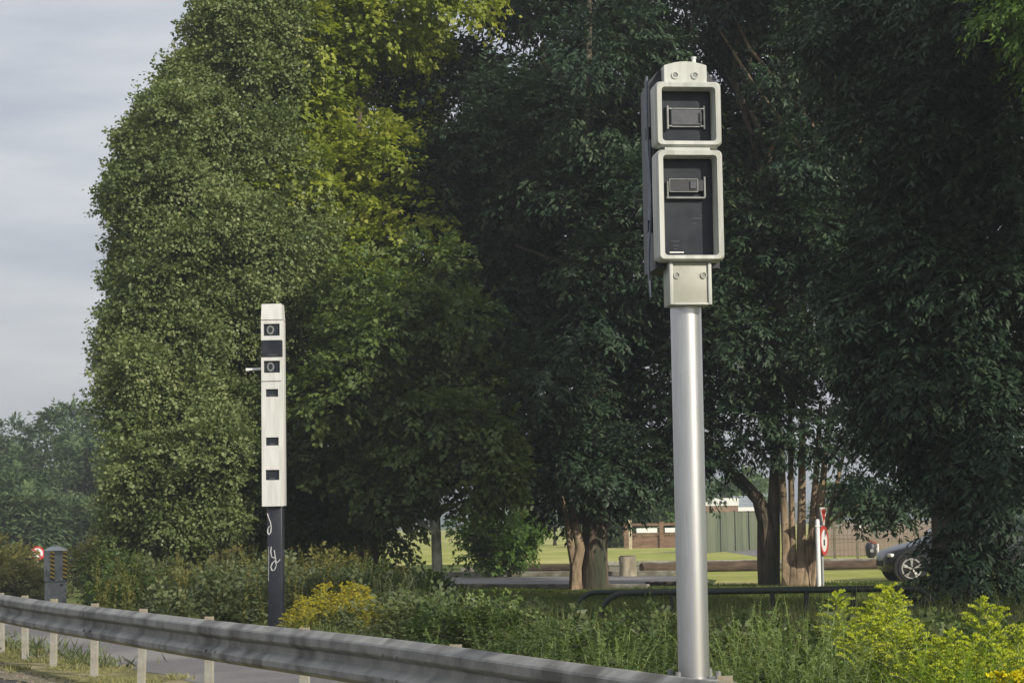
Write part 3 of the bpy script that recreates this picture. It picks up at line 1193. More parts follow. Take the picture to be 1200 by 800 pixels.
def thin_post(px, pyb, pyt, Y, label, r=0.03, mat=None):
    b = at(px, pyb, Y)
    t = at(px, pyt, Y)
    mb = MB()
    mb.tube([(0, 0, -0.15), (0, 0, t.z - b.z - 0.01), (0, 0, t.z - b.z)], [r, r, r * 0.7], 10)
    mb.box((0, 0, (t.z - b.z) * 0.82), (r * 2.3, r * 2.3, 0.05), bev=0.004)
    o = mb.build('marker_post', mat or mat_post, None, smooth=True)
    o.location = b
    tag(o, label, 'marker post')


thin_post(173, 665, 641, 52, 'thin pale marker post rising out of the scrub left of the camera tower', 0.025, mat_swhite)
thin_post(1124, 724, 697, 33, 'short pale stake under the dark conifer at the right', 0.022)

# ================================================================== PARK: tubular barrier, signs, stump, logs
mat_green = noisy('dark_green_paint', (0.006, 0.014, 0.010), (0.012, 0.024, 0.017), 10, 0.6)


def tube_barrier():
    def arc(pA, pB, Y, side_x, rad, foot_py, name_label):
        pass
    # rear hoop
    for (xs, xe, Y, ptop, rr, posts, lab) in (
            (672, 1075, 33.5, 692.5, 0.36, (787, 1000), 'dark green tubular barrier, the rear one of the two hooped rails on the lawn'),
            (703, 1096, 31.0, 693.5, 0.36, (905, 945), 'dark green tubular barrier, the front one of the two hooped rails on the lawn')):
        a = at(xs, ptop, Y)
        e = at(xe, 691, Y)
        h = float(at((xs + xe) / 2, ptop - 1.5, Y).z)
        root = empty('tube_barrier', (a.x, a.y, 0), lab, 'barrier', 'hooped rails on the lawn')
        L = e.x - a.x
        r = 0.040
        pts = [(0, 0, -0.1), (0, 0, h - rr)] + [(rr - rr * math.cos(R(t)), 0, h - rr + rr * math.sin(R(t))) for t in range(15, 91, 15)]
        pts += [(L - rr, 0, h)] + [(L - rr + rr * math.sin(R(t)), 0, h - rr + rr * math.cos(R(t))) for t in range(15, 91, 15)] + [(L, 0, -0.1)]
        mb = MB()
        mb.tube(pts, r, 12)
        mb.build('rail', mat_green, root, smooth=True)
        mb = MB()
        mb.tube([(0, 0, 0), (0, 0, 0.03)], 0.05, 12)
        for px in posts:
            p = at(px, 700, Y)
            q = MB()
            q.tube([(p.x - a.x, 0, -0.1), (p.x - a.x, 0, h - 0.01)], r * 0.95, 10)
            q.build('post', mat_green, root, smooth=True)


tube_barrier()

mat_stump = noisy('stump_wood', (0.28, 0.24, 0.17), (0.50, 0.44, 0.34), 12, 0.9, bump=0.6, stretch=(1, 1, 0.3), c3=(0.22, 0.20, 0.14), scale3=4)


def stump():
    p = gnd(736, 675)
    root = empty('stump', (p.x, p.y, 0), 'pale cut tree stump standing beside the car park lane', 'stump')
    t = trunk_mesh([(0, 0, -0.05), (0.01, 0, 0.2), (0, 0, 0.52)], [0.225, 0.215, 0.22], n=18, seed=4, flare=0.12)
    t.build('stump_body', mat_stump, root, smooth=True)
    q = MB()
    q.tube([(0, 0, 0.52), (0, 0, 0.545)], [0.21, 0.20], 18)
    q.build('cut_face', mat_bark_cut(), root)


def mat_bark_cut():
    m, n, l, b = new_mat('cut_wood')
    t = n.new('ShaderNodeTexCoord')
    wv = n.new('ShaderNodeTexWave')
    wv.wave_type = 'RINGS'
    wv.rings_direction = 'Z'
    wv.inputs['Scale'].default_value = 14
    wv.inputs['Distortion'].default_value = 2
    r = n.new('ShaderNodeValToRGB')
    r.color_ramp.elements[0].color = (0.10, 0.085, 0.06, 1)
    r.color_ramp.elements[1].color = (0.19, 0.16, 0.11, 1)
    l.new(t.outputs['Object'], wv.inputs['Vector'])
    l.new(wv.outputs['Fac'], r.inputs['Fac'])
    l.new(r.outputs['Color'], b.inputs['Base Color'])
    b.inputs['Roughness'].default_value = 0.9
    return m


stump()

mat_log = noisy('log_wood', (0.045, 0.03, 0.02), (0.12, 0.085, 0.055), 8, 0.95, bump=0.8, stretch=(0.2, 1, 1))


def log(pa, pb, r, lab, zoff=0.0):
    a, b = gnd(*pa), gnd(*pb)
    root_loc = (a + b) / 2
    d = b - a
    mb = MB()
    n = 14
    pts = [(-d.length / 2 + d.length * i / n, 0.02 * math.sin(i), r * 0.9 + 0.01 * math.sin(i * 1.7)) for i in range(n + 1)]
    mb.tube(pts, [r * (1 + 0.06 * math.sin(i * 2.1)) for i in range(n + 1)], 12)
    o = mb.build('log', mat_log, None, smooth=True)
    o.location = (root_loc.x, root_loc.y, zoff)
    o.rotation_euler.z = math.atan2(d.y, d.x)
    tag(o, lab, 'log', 'logs edging the car park')


log((590, 671), (712, 670.5), 0.13, 'dark log lying left of the stump at the lawn edge')
log((752, 671.5), (893, 668), 0.15, 'dark log lying right of the stump, behind the aluminium pole')
log((935, 668), (1036, 665.5), 0.13, 'dark log lying behind the road sign, left of the parked car')
log((757, 686.5), (797, 686.0), 0.05, 'thin dark branch lying on the car park lane left of the aluminium pole')


def park_signs():
    p = gnd(967, 690)
    root = empty('road_sign', (p.x, p.y, 0), 'grey post carrying a red triangle and a red ringed disc, seen nearly edge on', 'road sign', rz=R(66))
    k = p.y / F
    z = lambda py: float(at(967, py, p.y).z)
    q = MB()
    q.tube([(0, 0.045, -0.1), (0, 0.045, z(596))], 0.032, 10)
    q.build('post', mat_gpost, root, smooth=True)
    # round disc
    r = 17.5 * k
    zc = z(633)
    n = 30
    q = MB()
    o = [(r * math.cos(6.28318 * i / n), zc + r * math.sin(6.28318 * i / n)) for i in range(n)]
    i_ = [(r * .74 * math.cos(6.28318 * i / n), zc + r * .74 * math.sin(6.28318 * i / n)) for i in range(n)]
    q.ring(o, i_, -0.014, 0.012)
    q.build('disc_border', mat_red, root)
    q = MB()
    disc(q, (0, zc), r * .745, -0.008, 0.008)
    pl = q.build('disc', mat_swhite, root)
    q = MB()
    q.prism([(-0.05, zc - 0.10), (0.05, zc - 0.10), (0.05, zc + 0.02), (-0.05, zc + 0.02)], -0.011, -0.0085)
    q.build('symbol', mat_sblack, pl)
    # triangle pointing down
    zt = z(604)
    tri = lambda s: [(0.0, zt - 0.24 * s), (0.24 * s, zt + 0.17 * s), (-0.24 * s, zt + 0.17 * s)]
    q = MB()
    q.ring(tri(1.0), tri(0.80), -0.014, 0.012)
    q.build('triangle_border', mat_swhite, root)
    q = MB()
    q.prism(tri(0.81), -0.008, 0.008)
    q.build('triangle', mat_red, root)
    # white post in front
    p2 = gnd(960, 691)
    mb = MB()
    t = at(959, 608, p2.y)
    mb.tube([(0, 0, -0.1), (0, 0, t.z - 0.03), (0, 0, t.z)], [0.045, 0.045, 0.03], 12)
    mb.box((0, 0, t.z * 0.9), (0.10, 0.10, 0.03), bev=0.005)
    o = mb.build('white_post', mat_swhite, None, smooth=True)
    o.location = (p2.x, p2.y, 0)
    tag(o, 'plain white post standing just left of the edge on road signs', 'post')


park_signs()


def litter_bin():
    p = gnd(1021, 657)
    root = empty('litter_bin', (p.x, p.y, 0), 'small dark oval litter bin with a red rim beside the field fence', 'bin')
    k = p.y / F
    q = MB()
    q.tube([(0, 0, 0.10), (0, 0, 0.2), (0, 0, 0.5), (0, 0, 0.6)], [0.10, 0.17, 0.19, 0.13], 18)
    q.build('bin_body', mat_black, root, smooth=True)
    q = MB()
    q.tube([(0.03, 0, 0.60), (0.05, 0, 0.66)], [0.15, 0.17], 18)
    q.build('rim', noisy('faded_red', (0.30, 0.07, 0.05), (0.42, 0.13, 0.10), 12, 0.6), root, smooth=True)
    q = MB()
    q.tube([(0.23, 0.02, -0.05), (0.23, 0.02, 0.56)], 0.035, 10)
    q.box((0.19, 0.02, 0.4), (0.09, 0.04, 0.05))
    q.build('post', mat_swhite, root, smooth=True)
    q = MB()
    q.tube([(0, -0.17, 0.34), (0, -0.20, 0.34)], 0.06, 14)
    q.build('badge', mat_gpost, root, smooth=True)


litter_bin()


def field_fence():
    mw = noisy('fence_post_wood', (0.10, 0.085, 0.06), (0.2, 0.17, 0.12), 9, 0.9)
    a, b = gnd(975, 655.5), gnd(1240, 647)
    root = empty('wire_fence', a, 'wire fence with slim posts along the edge of the bare brown field', 'fence')
    d = b - a
    k = a.y / F
    h = float(at(1003, 611, a.y).z)
    ms = [(1003 - 975) / 265, (1068 - 975) / 265, (975 - 972) / 265, (1135 - 975) / 265, (1200 - 975) / 265]
    for t in ms:
        q = MB()
        c = d * t
        q.box((c.x, c.y, h / 2), (0.075, 0.075, h), bev=0.008)
        q.build('post', mw, root)
    q = MB()
    for f in (0.25, 0.45, 0.65, 0.83, 0.985):
        q.tube([(0, 0.0, h * f), (d.x, d.y, h * f)], 0.012 if f < 0.95 else 0.03, 5)
    for i in range(60):
        c = d * (i / 60)
        q.tube([(c.x, c.y, 0.05), (c.x, c.y, h * 0.98)], 0.005, 4)
    q.build('wires', mw, root)
    q = MB()
    c = d * ((1006 - 975) / 265)
    q.box((c.x, c.y - 0.06, h * 0.88), (0.13, 0.02, 0.1))
    q.build('notice', mat_swhite, root)


field_fence()


def green_screen():
    mg = noisy('screen_green', (0.075, 0.095, 0.06), (0.125, 0.145, 0.095), 5, 0.85, stretch=(1, 1, 0.2), c3=(0.15, 0.17, 0.11), scale3=0.8)
    Y = 92.0
    a, b = at(826, 638, Y), at(893, 640, Y + 10)
    root = empty('screen_fence', (a.x, a.y, 0), 'dull green screen fence behind the dark tree, below the white building', 'fence')
    h = float(at(850, 599, Y).z)
    d = Vector((b.x - a.x, b.y - a.y, 0))
    ang = math.atan2(d.y, d.x)
    q = MB()
    n = 24
    for i in range(n):
        t = (i + 0.5) / n
        c = d * t
        q.box((c.x, c.y + 0.02 * math.sin(i * 2.3), h / 2), (d.length / n * 0.97, 0.03 + 0.01 * (i % 2), h - 0.02 * (i % 3)), mat=Matrix.Rotation(ang, 3, 'Z'))
    q.build('screen', mg, root)
    for i in range(5):
        c = d * (i / 4)
        q = MB()
        q.box((c.x, c.y - 0.06, h / 2), (0.08, 0.08, h + 0.08))
        q.build('post', mat_green, root)
    # far buildings
    Yb = 150.0
    mwall = noisy('building_white', (0.72, 0.71, 0.66), (0.80, 0.79, 0.75), 2, 0.8)
    mbrick = noisy('building_brown', (0.20, 0.13, 0.09), (0.30, 0.20, 0.14), 3, 0.9)
    mroof = noisy('roof_slate', (0.20, 0.23, 0.25), (0.30, 0.33, 0.35), 2, 0.7)
    p0, p1 = at(818, 592, Yb), at(864, 592, Yb)
    wdt = p1.x - p0.x
    root = empty('building', ((p0.x + p1.x) / 2, Yb, 0), 'low flat roofed white building with a brown base beyond the green screen fence', 'building')
    z0, z1 = float(at(840, 592.5, Yb).z), float(at(840, 583.5, Yb).z)
    q = MB()
    q.box((0, 2, z0 / 2), (wdt, 5, z0 - 0.02))
    q.build('base_wall', mbrick, root)
    q = MB()
    q.box((0, 2, (z0 + z1) / 2), (wdt + 0.1, 5.1, z1 - z0))
    q.build('upper_wall', mwall, root)
    for sx in (-0.42, 0.1, 0.5):
        q = MB()
        q.box((sx * 0.8 + 0.1, -0.58, (z0 + z1) / 2 - 0.02), (0.16, 0.04, 0.2))
        q.build('window', mat_panel, root)
    pa, pb = at(864.5, 592, Yb + 3), at(887, 592, Yb + 3)
    wdt = pb.x - pa.x
    root = empty('house', ((pa.x + pb.x) / 2, Yb + 3, 0), 'small far house with a grey slate roof right of the white flat roofed building', 'house')
    e = float(at(870, 595, Yb + 3).z)
    rz_ = float(at(870, 586, Yb + 3).z)
    q = MB()
    q.box((0, 2.5, e / 2), (wdt, 5, e))
    q.build('wall', mbrick, root)
    q = MB()
    q.box((0, -0.1, e - 0.08), (wdt + 0.2, 0.1, 0.28))
    q.build('gutter_board', mat_swhite, root)
    q = MB()
    x = wdt / 2 + 0.12
    q.add([(-x, -0.15, e + 0.06), (x, -0.15, e + 0.06), (x, 5.2, e + 0.06), (-x, 5.2, e + 0.06), (-x, 2.4, rz_ + 0.35), (x * 0.3, 2.4, rz_ + 0.35)], [(0, 1, 5, 4), (1, 2, 5), (2, 3, 4, 5), (3, 0, 4), (0, 3, 2, 1)])
    q.build('roof', mroof, root)


green_screen()


def timber_fence():
    mt = noisy('timber_brown', (0.13, 0.075, 0.045), (0.24, 0.15, 0.095), 6, 0.85, stretch=(0.3, 1, 1))
    mp_ = noisy('timber_pale', (0.40, 0.33, 0.22), (0.55, 0.47, 0.34), 6, 0.85)
    Y = 112.0
    k = Y / F
    a = at(733, 632, Y)
    zb = 0
    root = empty('timber_fence', (a.x, a.y, 0), 'brown timber fence with white panels beyond the far lawn', 'fence')
    z = lambda py: float(at(770, py, Y).z)
    X = lambda px: (px - 733) * k
    q = MB()
    q.box((X(775), 0, z(614)), (X(825) - X(735), 0.12, 0.13))
    q.box((X(775), 0, z(625.5)), (X(825) - X(735), 0.12, 0.12))
    q.build('rails', mt, root)
    for px in (733.5, 775, 822):
        q = MB()
        q.box((X(px), 0, z(611) / 2), (0.22, 0.2, z(611)), bev=0.01)
        q.build('post', mt, root)
    for (xa, xb) in ((746, 770), (779, 818)):
        q = MB()
        q.box(((X(xa) + X(xb)) / 2, -0.09, z(621)), (X(xb) - X(xa), 0.05, 0.24))
        q.build('white_panel', mat_swhite, root)
    q = MB()
    q.box((X(775), 0.05, z(628) / 2), (X(818) - X(745), 0.06, z(627)))
    q.build('kickboard', mt, root)
    p = at(738.5, 630, Y - 3)
    q = MB()
    q.box((0, 0, z(608.5) / 2), (0.17, 0.17, z(608.5)), bev=0.012)
    q.box((0, 0, z(608.5)), (0.21, 0.21, 0.03))
    o = q.build('wooden_post', mp_, None)
    o.location = (p.x, p.y, 0)
    tag(o, 'pale square wooden post at the left end of the brown timber fence', 'post')


timber_fence()

# ================================================================== PARKED CAR
def parked_car():
    p = gnd(1057, 681)
    k = p.y / F
    root = empty('parked_car', (p.x - 0.50, p.y, 0), 'dark grey hatchback parked beyond the lawn, its rear hidden by the conifer', 'car')
    paint = noisy('car_paint', (0.05, 0.055, 0.065), (0.06, 0.066, 0.078), 4, 0.28, metal=0.4, spec=0.6)
    glass = noisy('car_glass', (0.01, 0.012, 0.014), (0.02, 0.022, 0.025), 4, 0.08, spec=0.8)
    tyre = noisy('tyre', (0.012, 0.012, 0.012), (0.022, 0.022, 0.022), 20, 0.9)
    rim = noisy('rim_alloy', (0.45, 0.45, 0.46), (0.6, 0.6, 0.6), 10, 0.35, metal=0.6)
    L = 3.95
    # stations along x (front is -x, x from 0): bottom z, belt z, roof z, half widths
    st = [(0.00, 0.34, 0.52, 0.53, 0.48, 0.42), (0.06, 0.24, 0.66, 0.70, 0.66, 0.55), (0.22, 0.20, 0.70, 0.74, 0.78, 0.66), (0.55, 0.19, 0.78, 0.83, 0.85, 0.74),
          (0.95, 0.19, 0.86, 0.92, 0.86, 0.78), (1.20, 0.19, 0.92, 1.02, 0.865, 0.74), (1.65, 0.19, 0.97, 1.33, 0.87, 0.66), (1.95, 0.19, 0.98, 1.43, 0.87, 0.62),
          (2.5, 0.19, 0.99, 1.47, 0.87, 0.61), (3.1, 0.19, 1.00, 1.44, 0.865, 0.60), (3.5, 0.20, 1.00, 1.32, 0.85, 0.58), (3.8, 0.26, 0.98, 1.08, 0.80, 0.58), (3.95, 0.34, 0.80, 0.84, 0.66, 0.52)]
    vs, fs = [], []
    for (x, zb, zbelt, zr, hw, rw) in st:
        half = [(0.0, zb), (hw * 0.92, zb), (hw, zb + 0.12), (hw, (zb + zbelt) / 2 + 0.05), (hw * 0.97, zbelt), (rw, zr - 0.035), (rw * 0.8, zr), (0, zr + 0.02)]
        ring = [(-a, c) for a, c in half[::-1]] + half[1:-1]
        # ring around: left side top..bottom then right side
        vs += [(x, a, c) for a, c in ring]
    m = len(vs) // len(st)
    for i in range(len(st) - 1):
        for j in range(m):
            j2 = (j + 1) % m
            fs.append((i * m + j, i * m + j2, (i + 1) * m + j2, (i + 1) * m + j))
    fs.append(tuple(range(m)))
    fs.append(tuple((len(st) - 1) * m + j for j in range(m))[::-1])
    mb = MB()
    mb.add(vs, fs)
    body = mb.build('body', paint, root, smooth=True)
    sub = body.modifiers.new('s', 'SUBSURF')
    sub.levels = sub.render_levels = 2
    # side windows and windscreen slightly proud
    def quadmesh(nm, pts, mat, par=root, th=0.006):
        q = MB()
        P = [Vector(a) for a in pts]
        n = (P[1] - P[0]).cross(P[2] - P[0]).normalized() * th
        kq = len(P)
        q.add([a + n for a in P] + [a - n for a in P], [tuple(range(kq)), tuple(range(2 * kq - 1, kq - 1, -1))] + [(i, (i + 1) % kq, (i + 1) % kq + kq, i + kq) for i in range(kq)])
        return q.build(nm, mat, par)
    for s in (-1, 1):
        w_ = quadmesh('side_window', [(1.45, s * 0.852, 1.01), (2.35, s * 0.855, 1.02), (2.35, s * 0.665, 1.38), (1.90, s * 0.685, 1.34)], glass)
        w_ = quadmesh('side_window', [(2.42, s * 0.855, 1.02), (3.35, s * 0.85, 1.03), (3.15, s * 0.675, 1.35), (2.42, s * 0.665, 1.38)], glass)
        quadmesh('side_trim', [(1.0, s * 0.872, 0.26), (2.9, s * 0.876, 0.26), (2.9, s * 0.876, 0.32), (1.0, s * 0.872, 0.32)], tyre)
        q = MB()
        q.box((1.42, s * 0.94, 1.02), (0.12, 0.17, 0.12), bev=0.03)
        q.build('mirror', rim, root, smooth=True)
        q = MB()
        q.box((0.19, s * 0.665, 0.60), (0.24, 0.14, 0.08), mat=Matrix.Rotation(s * -0.6, 3, 'Z'), bev=0.03)
        q.build('headlight', mat_swhite, root, smooth=True)
        quadmesh('door_handle', [(2.25, s * 0.878, 0.86), (2.4, s * 0.878, 0.86), (2.4, s * 0.878, 0.89), (2.25, s * 0.878, 0.89)], rim, th=0.012)
        for xw in (0.56, 3.1):
            q = MB()
            q.tube([(xw, s * 0.70, 0.325), (xw, s * 0.872, 0.325)], 0.375, 28)
            q.build('wheel_arch', tyre, root)
            q = MB()
            q.tube([(xw, s * 0.69, 0.31), (xw, s * 0.872, 0.31), (xw, s * 0.893, 0.31)], [0.31, 0.31, 0.285], 30)
            wh = q.build('wheel', tyre, root, smooth=True)
            q = MB()
            n = 30
            ring = MB()
            o_ = [(xw + 0.225 * math.cos(6.28318 * i / n), 0.31 + 0.225 * math.sin(6.28318 * i / n)) for i in range(n)]
            i_ = [(xw + 0.195 * math.cos(6.28318 * i / n), 0.31 + 0.195 * math.sin(6.28318 * i / n)) for i in range(n)]
            ring.ring(o_, i_, s * 0.894, s * 0.902)
            for a in range(5):
                th = a * 2 * math.pi / 5 + 0.3
                for dl in (-0.11, 0.11):
                    ring.tube([(xw + 0.03 * math.cos(th), s * 0.90, 0.31 + 0.03 * math.sin(th)), (xw + 0.2 * math.cos(th + dl), s * 0.90, 0.31 + 0.2 * math.sin(th + dl))], 0.016, 6)
            ring.tube([(xw, s * 0.885, 0.31), (xw, s * 0.91, 0.31)], 0.05, 14)
            ring.build('rim', rim, wh)
    quadmesh('windscreen', [(1.16, -0.70, 1.075), (1.16, 0.70, 1.075), (1.78, 0.60, 1.40), (1.78, -0.60, 1.40)], glass)
    q = MB()
    q.box((0.03, 0, 0.42), (0.06, 0.8, 0.14), bev=0.02)
    q.build('grille', tyre, root)


parked_car()

# ================================================================== TREES
def EL(base, px, py, Y, rxp, rzp, dep):
    c = at(px, py, Y) - Vector(base)
    k = Y / F
    return (c.x, c.y, c.z, rxp * k, dep, rzp * k)


def ELS(base, Y, rows):
    return [EL(base, a[0], a[1], Y + (a[5] if len(a) > 5 else 0), a[2], a[3], a[4]) for a in rows]


def base_at(px, py, Y=None):
    if Y is None:
        p = gnd(px, py)
        return Vector((p.x, p.y, float(gz(p.x, p.y))))
    p = at(px, py, Y)
    return Vector((p.x, p.y, float(gz(p.x, p.y))))


def TP(base, Y, pts):
    """trunk path from picture columns: (px, py, dy, radius)"""
    P, Rr = [], []
    for i, (px, py, dy, r) in enumerate(pts):
        if py is None:
            q = Vector((0, 0, -0.15))
        else:
            q = at(px, py, Y + dy) - Vector(base)
        P.append(q)
        Rr.append(r)
    return (P, Rr)


DARK = dict(cl_len=0.55, cl_wid=0.17, L=0.14, W=0.050, droop=0.25, flat=0.85, inner=0.45, grain=(0.25, -0.1, 0.0))
G_ROW = 'trees along the edge of the park'

# the big dark tree in the middle
b = base_at(697, 692)
YE = b.y
make_tree('broadleaf_tree', b, 'large dark leaved tree with a thick brown trunk and a sun-tinted tan stem beside it', G_ROW,
          [TP(b, YE, [(697, None, 0, 0.30), (697, 640, 0, 0.27), (699, 600, 0, 0.26), (705, 500, 0, 0.22), (700, 330, 0, 0.16), (690, 150, 0, 0.10), (690, 0, 0, 0.05)]),
           ([Vector((-0.42, -0.2, -0.15)), Vector((-0.40, -0.2, 0.5)), Vector((-0.30, -0.2, 0.9)), Vector((-0.42, -0.1, 1.6)), Vector((-0.62, 0, 3.0))], [0.14, 0.12, 0.10, 0.07, 0.04]),
           ([Vector((-0.40, -0.2, 0.4)), Vector((-0.50, -0.2, 0.95)), Vector((-0.56, -0.1, 1.5)), Vector((-0.8, 0, 2.6))], [0.08, 0.07, 0.055, 0.03])],
          ELS(b, YE, [(670, 260, 170, 210, 2.8, 1.5), (560, 220, 95, 115, 2.2, 2.5), (770, 110, 150, 150, 2.8, 1), (645, 450, 140, 120, 2.4, 1), (770, 470, 110, 105, 2.4), (700, -80, 170, 170, 3, 2), (560, 380, 85, 100, 2.0, 2), (760, 300, 110, 120, 2.6), (700, 560, 90, 50, 1.8), (490, 320, 45, 80, 1.5, 3), (600, 90, 60, 75, 1.8, 2.5), (565, 270, 90, 90, 2.0, 3), (600, 560, 70, 46, 1.5), (655, 570, 50, 36, 1.2), (480, 180, 40, 60, 1.5, 3.5), (622, 525, 60, 60, 1.5, 1.5), (590, 470, 50, 50, 1.5, 1.5), (535, 110, 80, 90, 1.8, 5), (640, 30, 90, 80, 1.8, 4), (700, 60, 70, 100, 1.2, -1.8)]),
          (150, 0.55, 1.05, 0.25), dict(DARK, n_cl=16000, k=30), M['leaf_dark'], [M['bark_dark'], M['bark_sunlit_tan'], M['bark_sunlit_tan']], limbs=4, seed=3)

b = base_at(903, 689)
YF_ = b.y
make_tree('broadleaf_tree', b, 'dark tree right of the aluminium pole, its trunk forking into a left leaning limb', G_ROW,
          [TP(b, YF_, [(901, None, 0, 0.22), (900, 650, 0, 0.20), (898, 610, 0, 0.185), (889, 585, 0, 0.14), (868, 562, 0, 0.12), (842, 542, 0, 0.08), (820, 520, 0, 0.04)]),
           TP(b, YF_, [(905, None, 0.02, 0.19), (905, 645, 0.02, 0.17), (907, 600, 0, 0.13), (910, 540, 0, 0.13), (905, 420, 0.3, 0.10), (895, 250, 0.3, 0.05)])],
          ELS(b, YF_, [(880, 200, 130, 170, 2.6), (850, 400, 75, 85, 2.0), (930, 20, 140, 130, 2.8), (900, 330, 90, 130, 2.4), (880, -160, 150, 120, 3.0), (850, 500, 62, 50, 1.5), (802, 535, 30, 34, 1.0)]),
          (90, 0.5, 0.95, 0.25), dict(DARK, n_cl=7000, k=28), M['leaf_dark'], M['bark_dark'], limbs=10, seed=5, flare=0.15)

b = base_at(938, 690)
YG = b.y + 0.3
stems = []
for (x0, x1, x2, yt, r) in ((-16, 921, 913, 470, 0.085), (-9, 929, 925, 440, 0.07), (0, 939, 941, 430, 0.095), (8, 950, 962, 470, 0.075), (14, 957, 972, 480, 0.085), (4, 946, 984, 440, 0.05), (19, 962, 1002, 470, 0.05)):
    k = YG / F
    stems.append(([Vector((x0 * k, 0.12 * math.sin(x0), -0.15)), rel(at(x1, 640, YG), b), rel(at((x1 + x2) / 2, 560, YG + 0.2), b), rel(at(x2, yt, YG + 0.3), b)], [r * 1.25, r, r * 0.85, r * 0.5]))
make_tree('multi_stem_tree', b, 'dark tree rising in a cluster of slim sun-tinted tan stems beside the road signs', G_ROW, stems,
          ELS(b, YG, [(955, 330, 120, 130, 2.4), (1010, 160, 120, 170, 2.6), (930, 445, 75, 36, 1.5), (1040, 330, 75, 130, 2.2), (970, -60, 150, 130, 3), (1050, 470, 38, 60, 1.5), (1040, 545, 26, 22, 0.8), (932, 478, 48, 30, 1.2), (1020, 480, 22, 24, 0.9)]),
          (85, 0.45, 0.9, 0.25), dict(DARK, n_cl=6600, k=28), M['leaf_dark'], [M['bark_sunlit_tan']] * 7, limbs=6, seed=8, flare=0.2)

b = base_at(1122, 708, 33.2)
make_tree('conifer', b, 'very dark conifer at the right, its boughs hanging to the ground before the car', G_ROW,
          [TP(b, 33.2, [(1122, None, 0, 0.42), (1120, 640, 0, 0.38), (1118, 560, 0, 0.34), (1112, 400, 0, 0.26), (1105, 200, 0, 0.18), (1100, 0, 0, 0.09)])],
          ELS(b, 33.2, [(1115, 420, 95, 160, 2.0), (1090, 250, 110, 160, 2.2), (1165, 470, 85, 75, 1.7), (1145, 150, 110, 180, 2.4), (1190, 330, 90, 150, 2.2), (1100, 40, 130, 120, 2.6), (1150, -120, 140, 120, 2.6),
                        (1078, 470, 38, 62, 1.3), (1138, 560, 42, 60, 1.1), (1150, 655, 34, 56, 0.9), (1198, 650, 28, 60, 0.9), (1098, 528, 28, 26, 0.9), (1148, 690, 34, 26, 0.9), (1136, 630, 16, 66, 0.5, -0.9), (1124, 690, 24, 24, 0.5, -0.9), (1132, 568, 26, 48, 0.5, -1.1), (1114, 672, 20, 34, 0.5, -1.0), (1108, 600, 14, 30, 0.4, -1.0)]),
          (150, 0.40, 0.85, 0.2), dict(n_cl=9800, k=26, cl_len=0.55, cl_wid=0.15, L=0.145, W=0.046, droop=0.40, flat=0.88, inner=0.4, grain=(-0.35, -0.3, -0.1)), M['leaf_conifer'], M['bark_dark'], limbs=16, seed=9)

# lighter foliage reaching in at the top right corner
b = base_at(1345, 760, 29.0)
make_tree('broadleaf_tree', b, 'nearer bright green tree reaching into the top right corner', G_ROW,
          [TP(b, 29.0, [(1345, None, 0, 0.25), (1340, 500, 0, 0.2), (1335, 200, 0, 0.12), (1330, 0, 0, 0.06)])],
          ELS(b, 29.0, [(1225, 45, 75, 80, 1.0), (1310, 60, 130, 170, 2.0), (1300, -100, 150, 120, 2.0)]),
          (50, 0.35, 0.7, 0.3), dict(n_cl=1500, k=22, cl_len=0.5, cl_wid=0.16, L=0.11, W=0.04, droop=0.4, flat=0.75, inner=0.45, grain=(-0.2, 0, 0)), M['leaf_bush'], M['bark_dark'], limbs=8, seed=12)

# the thin trunked tree in front of the hedge
b = base_at(512, 698)
YD = b.y
OL = dict(cl_len=0.42, cl_wid=0.17, L=0.115, W=0.082, droop=0.30, flat=0.55, inner=0.45)
make_tree('broadleaf_tree', b, 'olive green tree with a thin pale trunk right of the yellow flowering clump', G_ROW,
          [TP(b, YD, [(512, None, 0, 0.12), (512, 660, 0, 0.105), (510, 600, 0, 0.09), (506, 500, 0, 0.07), (500, 380, 0, 0.04)])],
          ELS(b, YD, [(500, 520, 105, 90, 1.9), (430, 450, 75, 85, 1.7), (555, 430, 70, 95, 1.7), (470, 360, 90, 80, 1.8), (420, 545, 50, 50, 1.2), (575, 555, 42, 36, 1.0), (470, 585, 40, 32, 0.9), (598, 530, 36, 50, 1.0, 0.6)]),
          (85, 0.35, 0.7, 0.25), dict(OL, n_cl=3900, k=22), M['leaf_olive'], M['bark_pale'], limbs=10, seed=14, flare=0.2)

# yellow green tree catching the sun
b = base_at(430, 672, 47.0)
make_tree('broadleaf_tree', b, 'tall yellow green tree lit at the top, between the poplars and the dark tree', G_ROW,
          [TP(b, 47.0, [(430, None, 0, 0.26), (430, 560, 0, 0.22), (425, 350, 0, 0.16), (420, 120, 0, 0.09), (425, -60, 0, 0.04)])],
          ELS(b, 47.0, [(405, 120, 95, 135, 2.4), (480, 5, 115, 80, 2.4), (378, 235, 85, 80, 2.2), (440, 230, 55, 60, 1.8), (400, 310, 50, 50, 1.8), (350, 20, 60, 110, 2.2), (332, 130, 46, 85, 1.6, -1.5), (318, 230, 36, 50, 1.4, -1.5), (450, -120, 150, 120, 3.0)]),
          (95, 0.45, 0.95, 0.3), dict(n_cl=5600, k=22, cl_len=0.5, cl_wid=0.2, L=0.125, W=0.10, droop=0.2, flat=0.5, inner=0.5), M['leaf_yellow'], M['bark_dark'], limbs=8, seed=16)

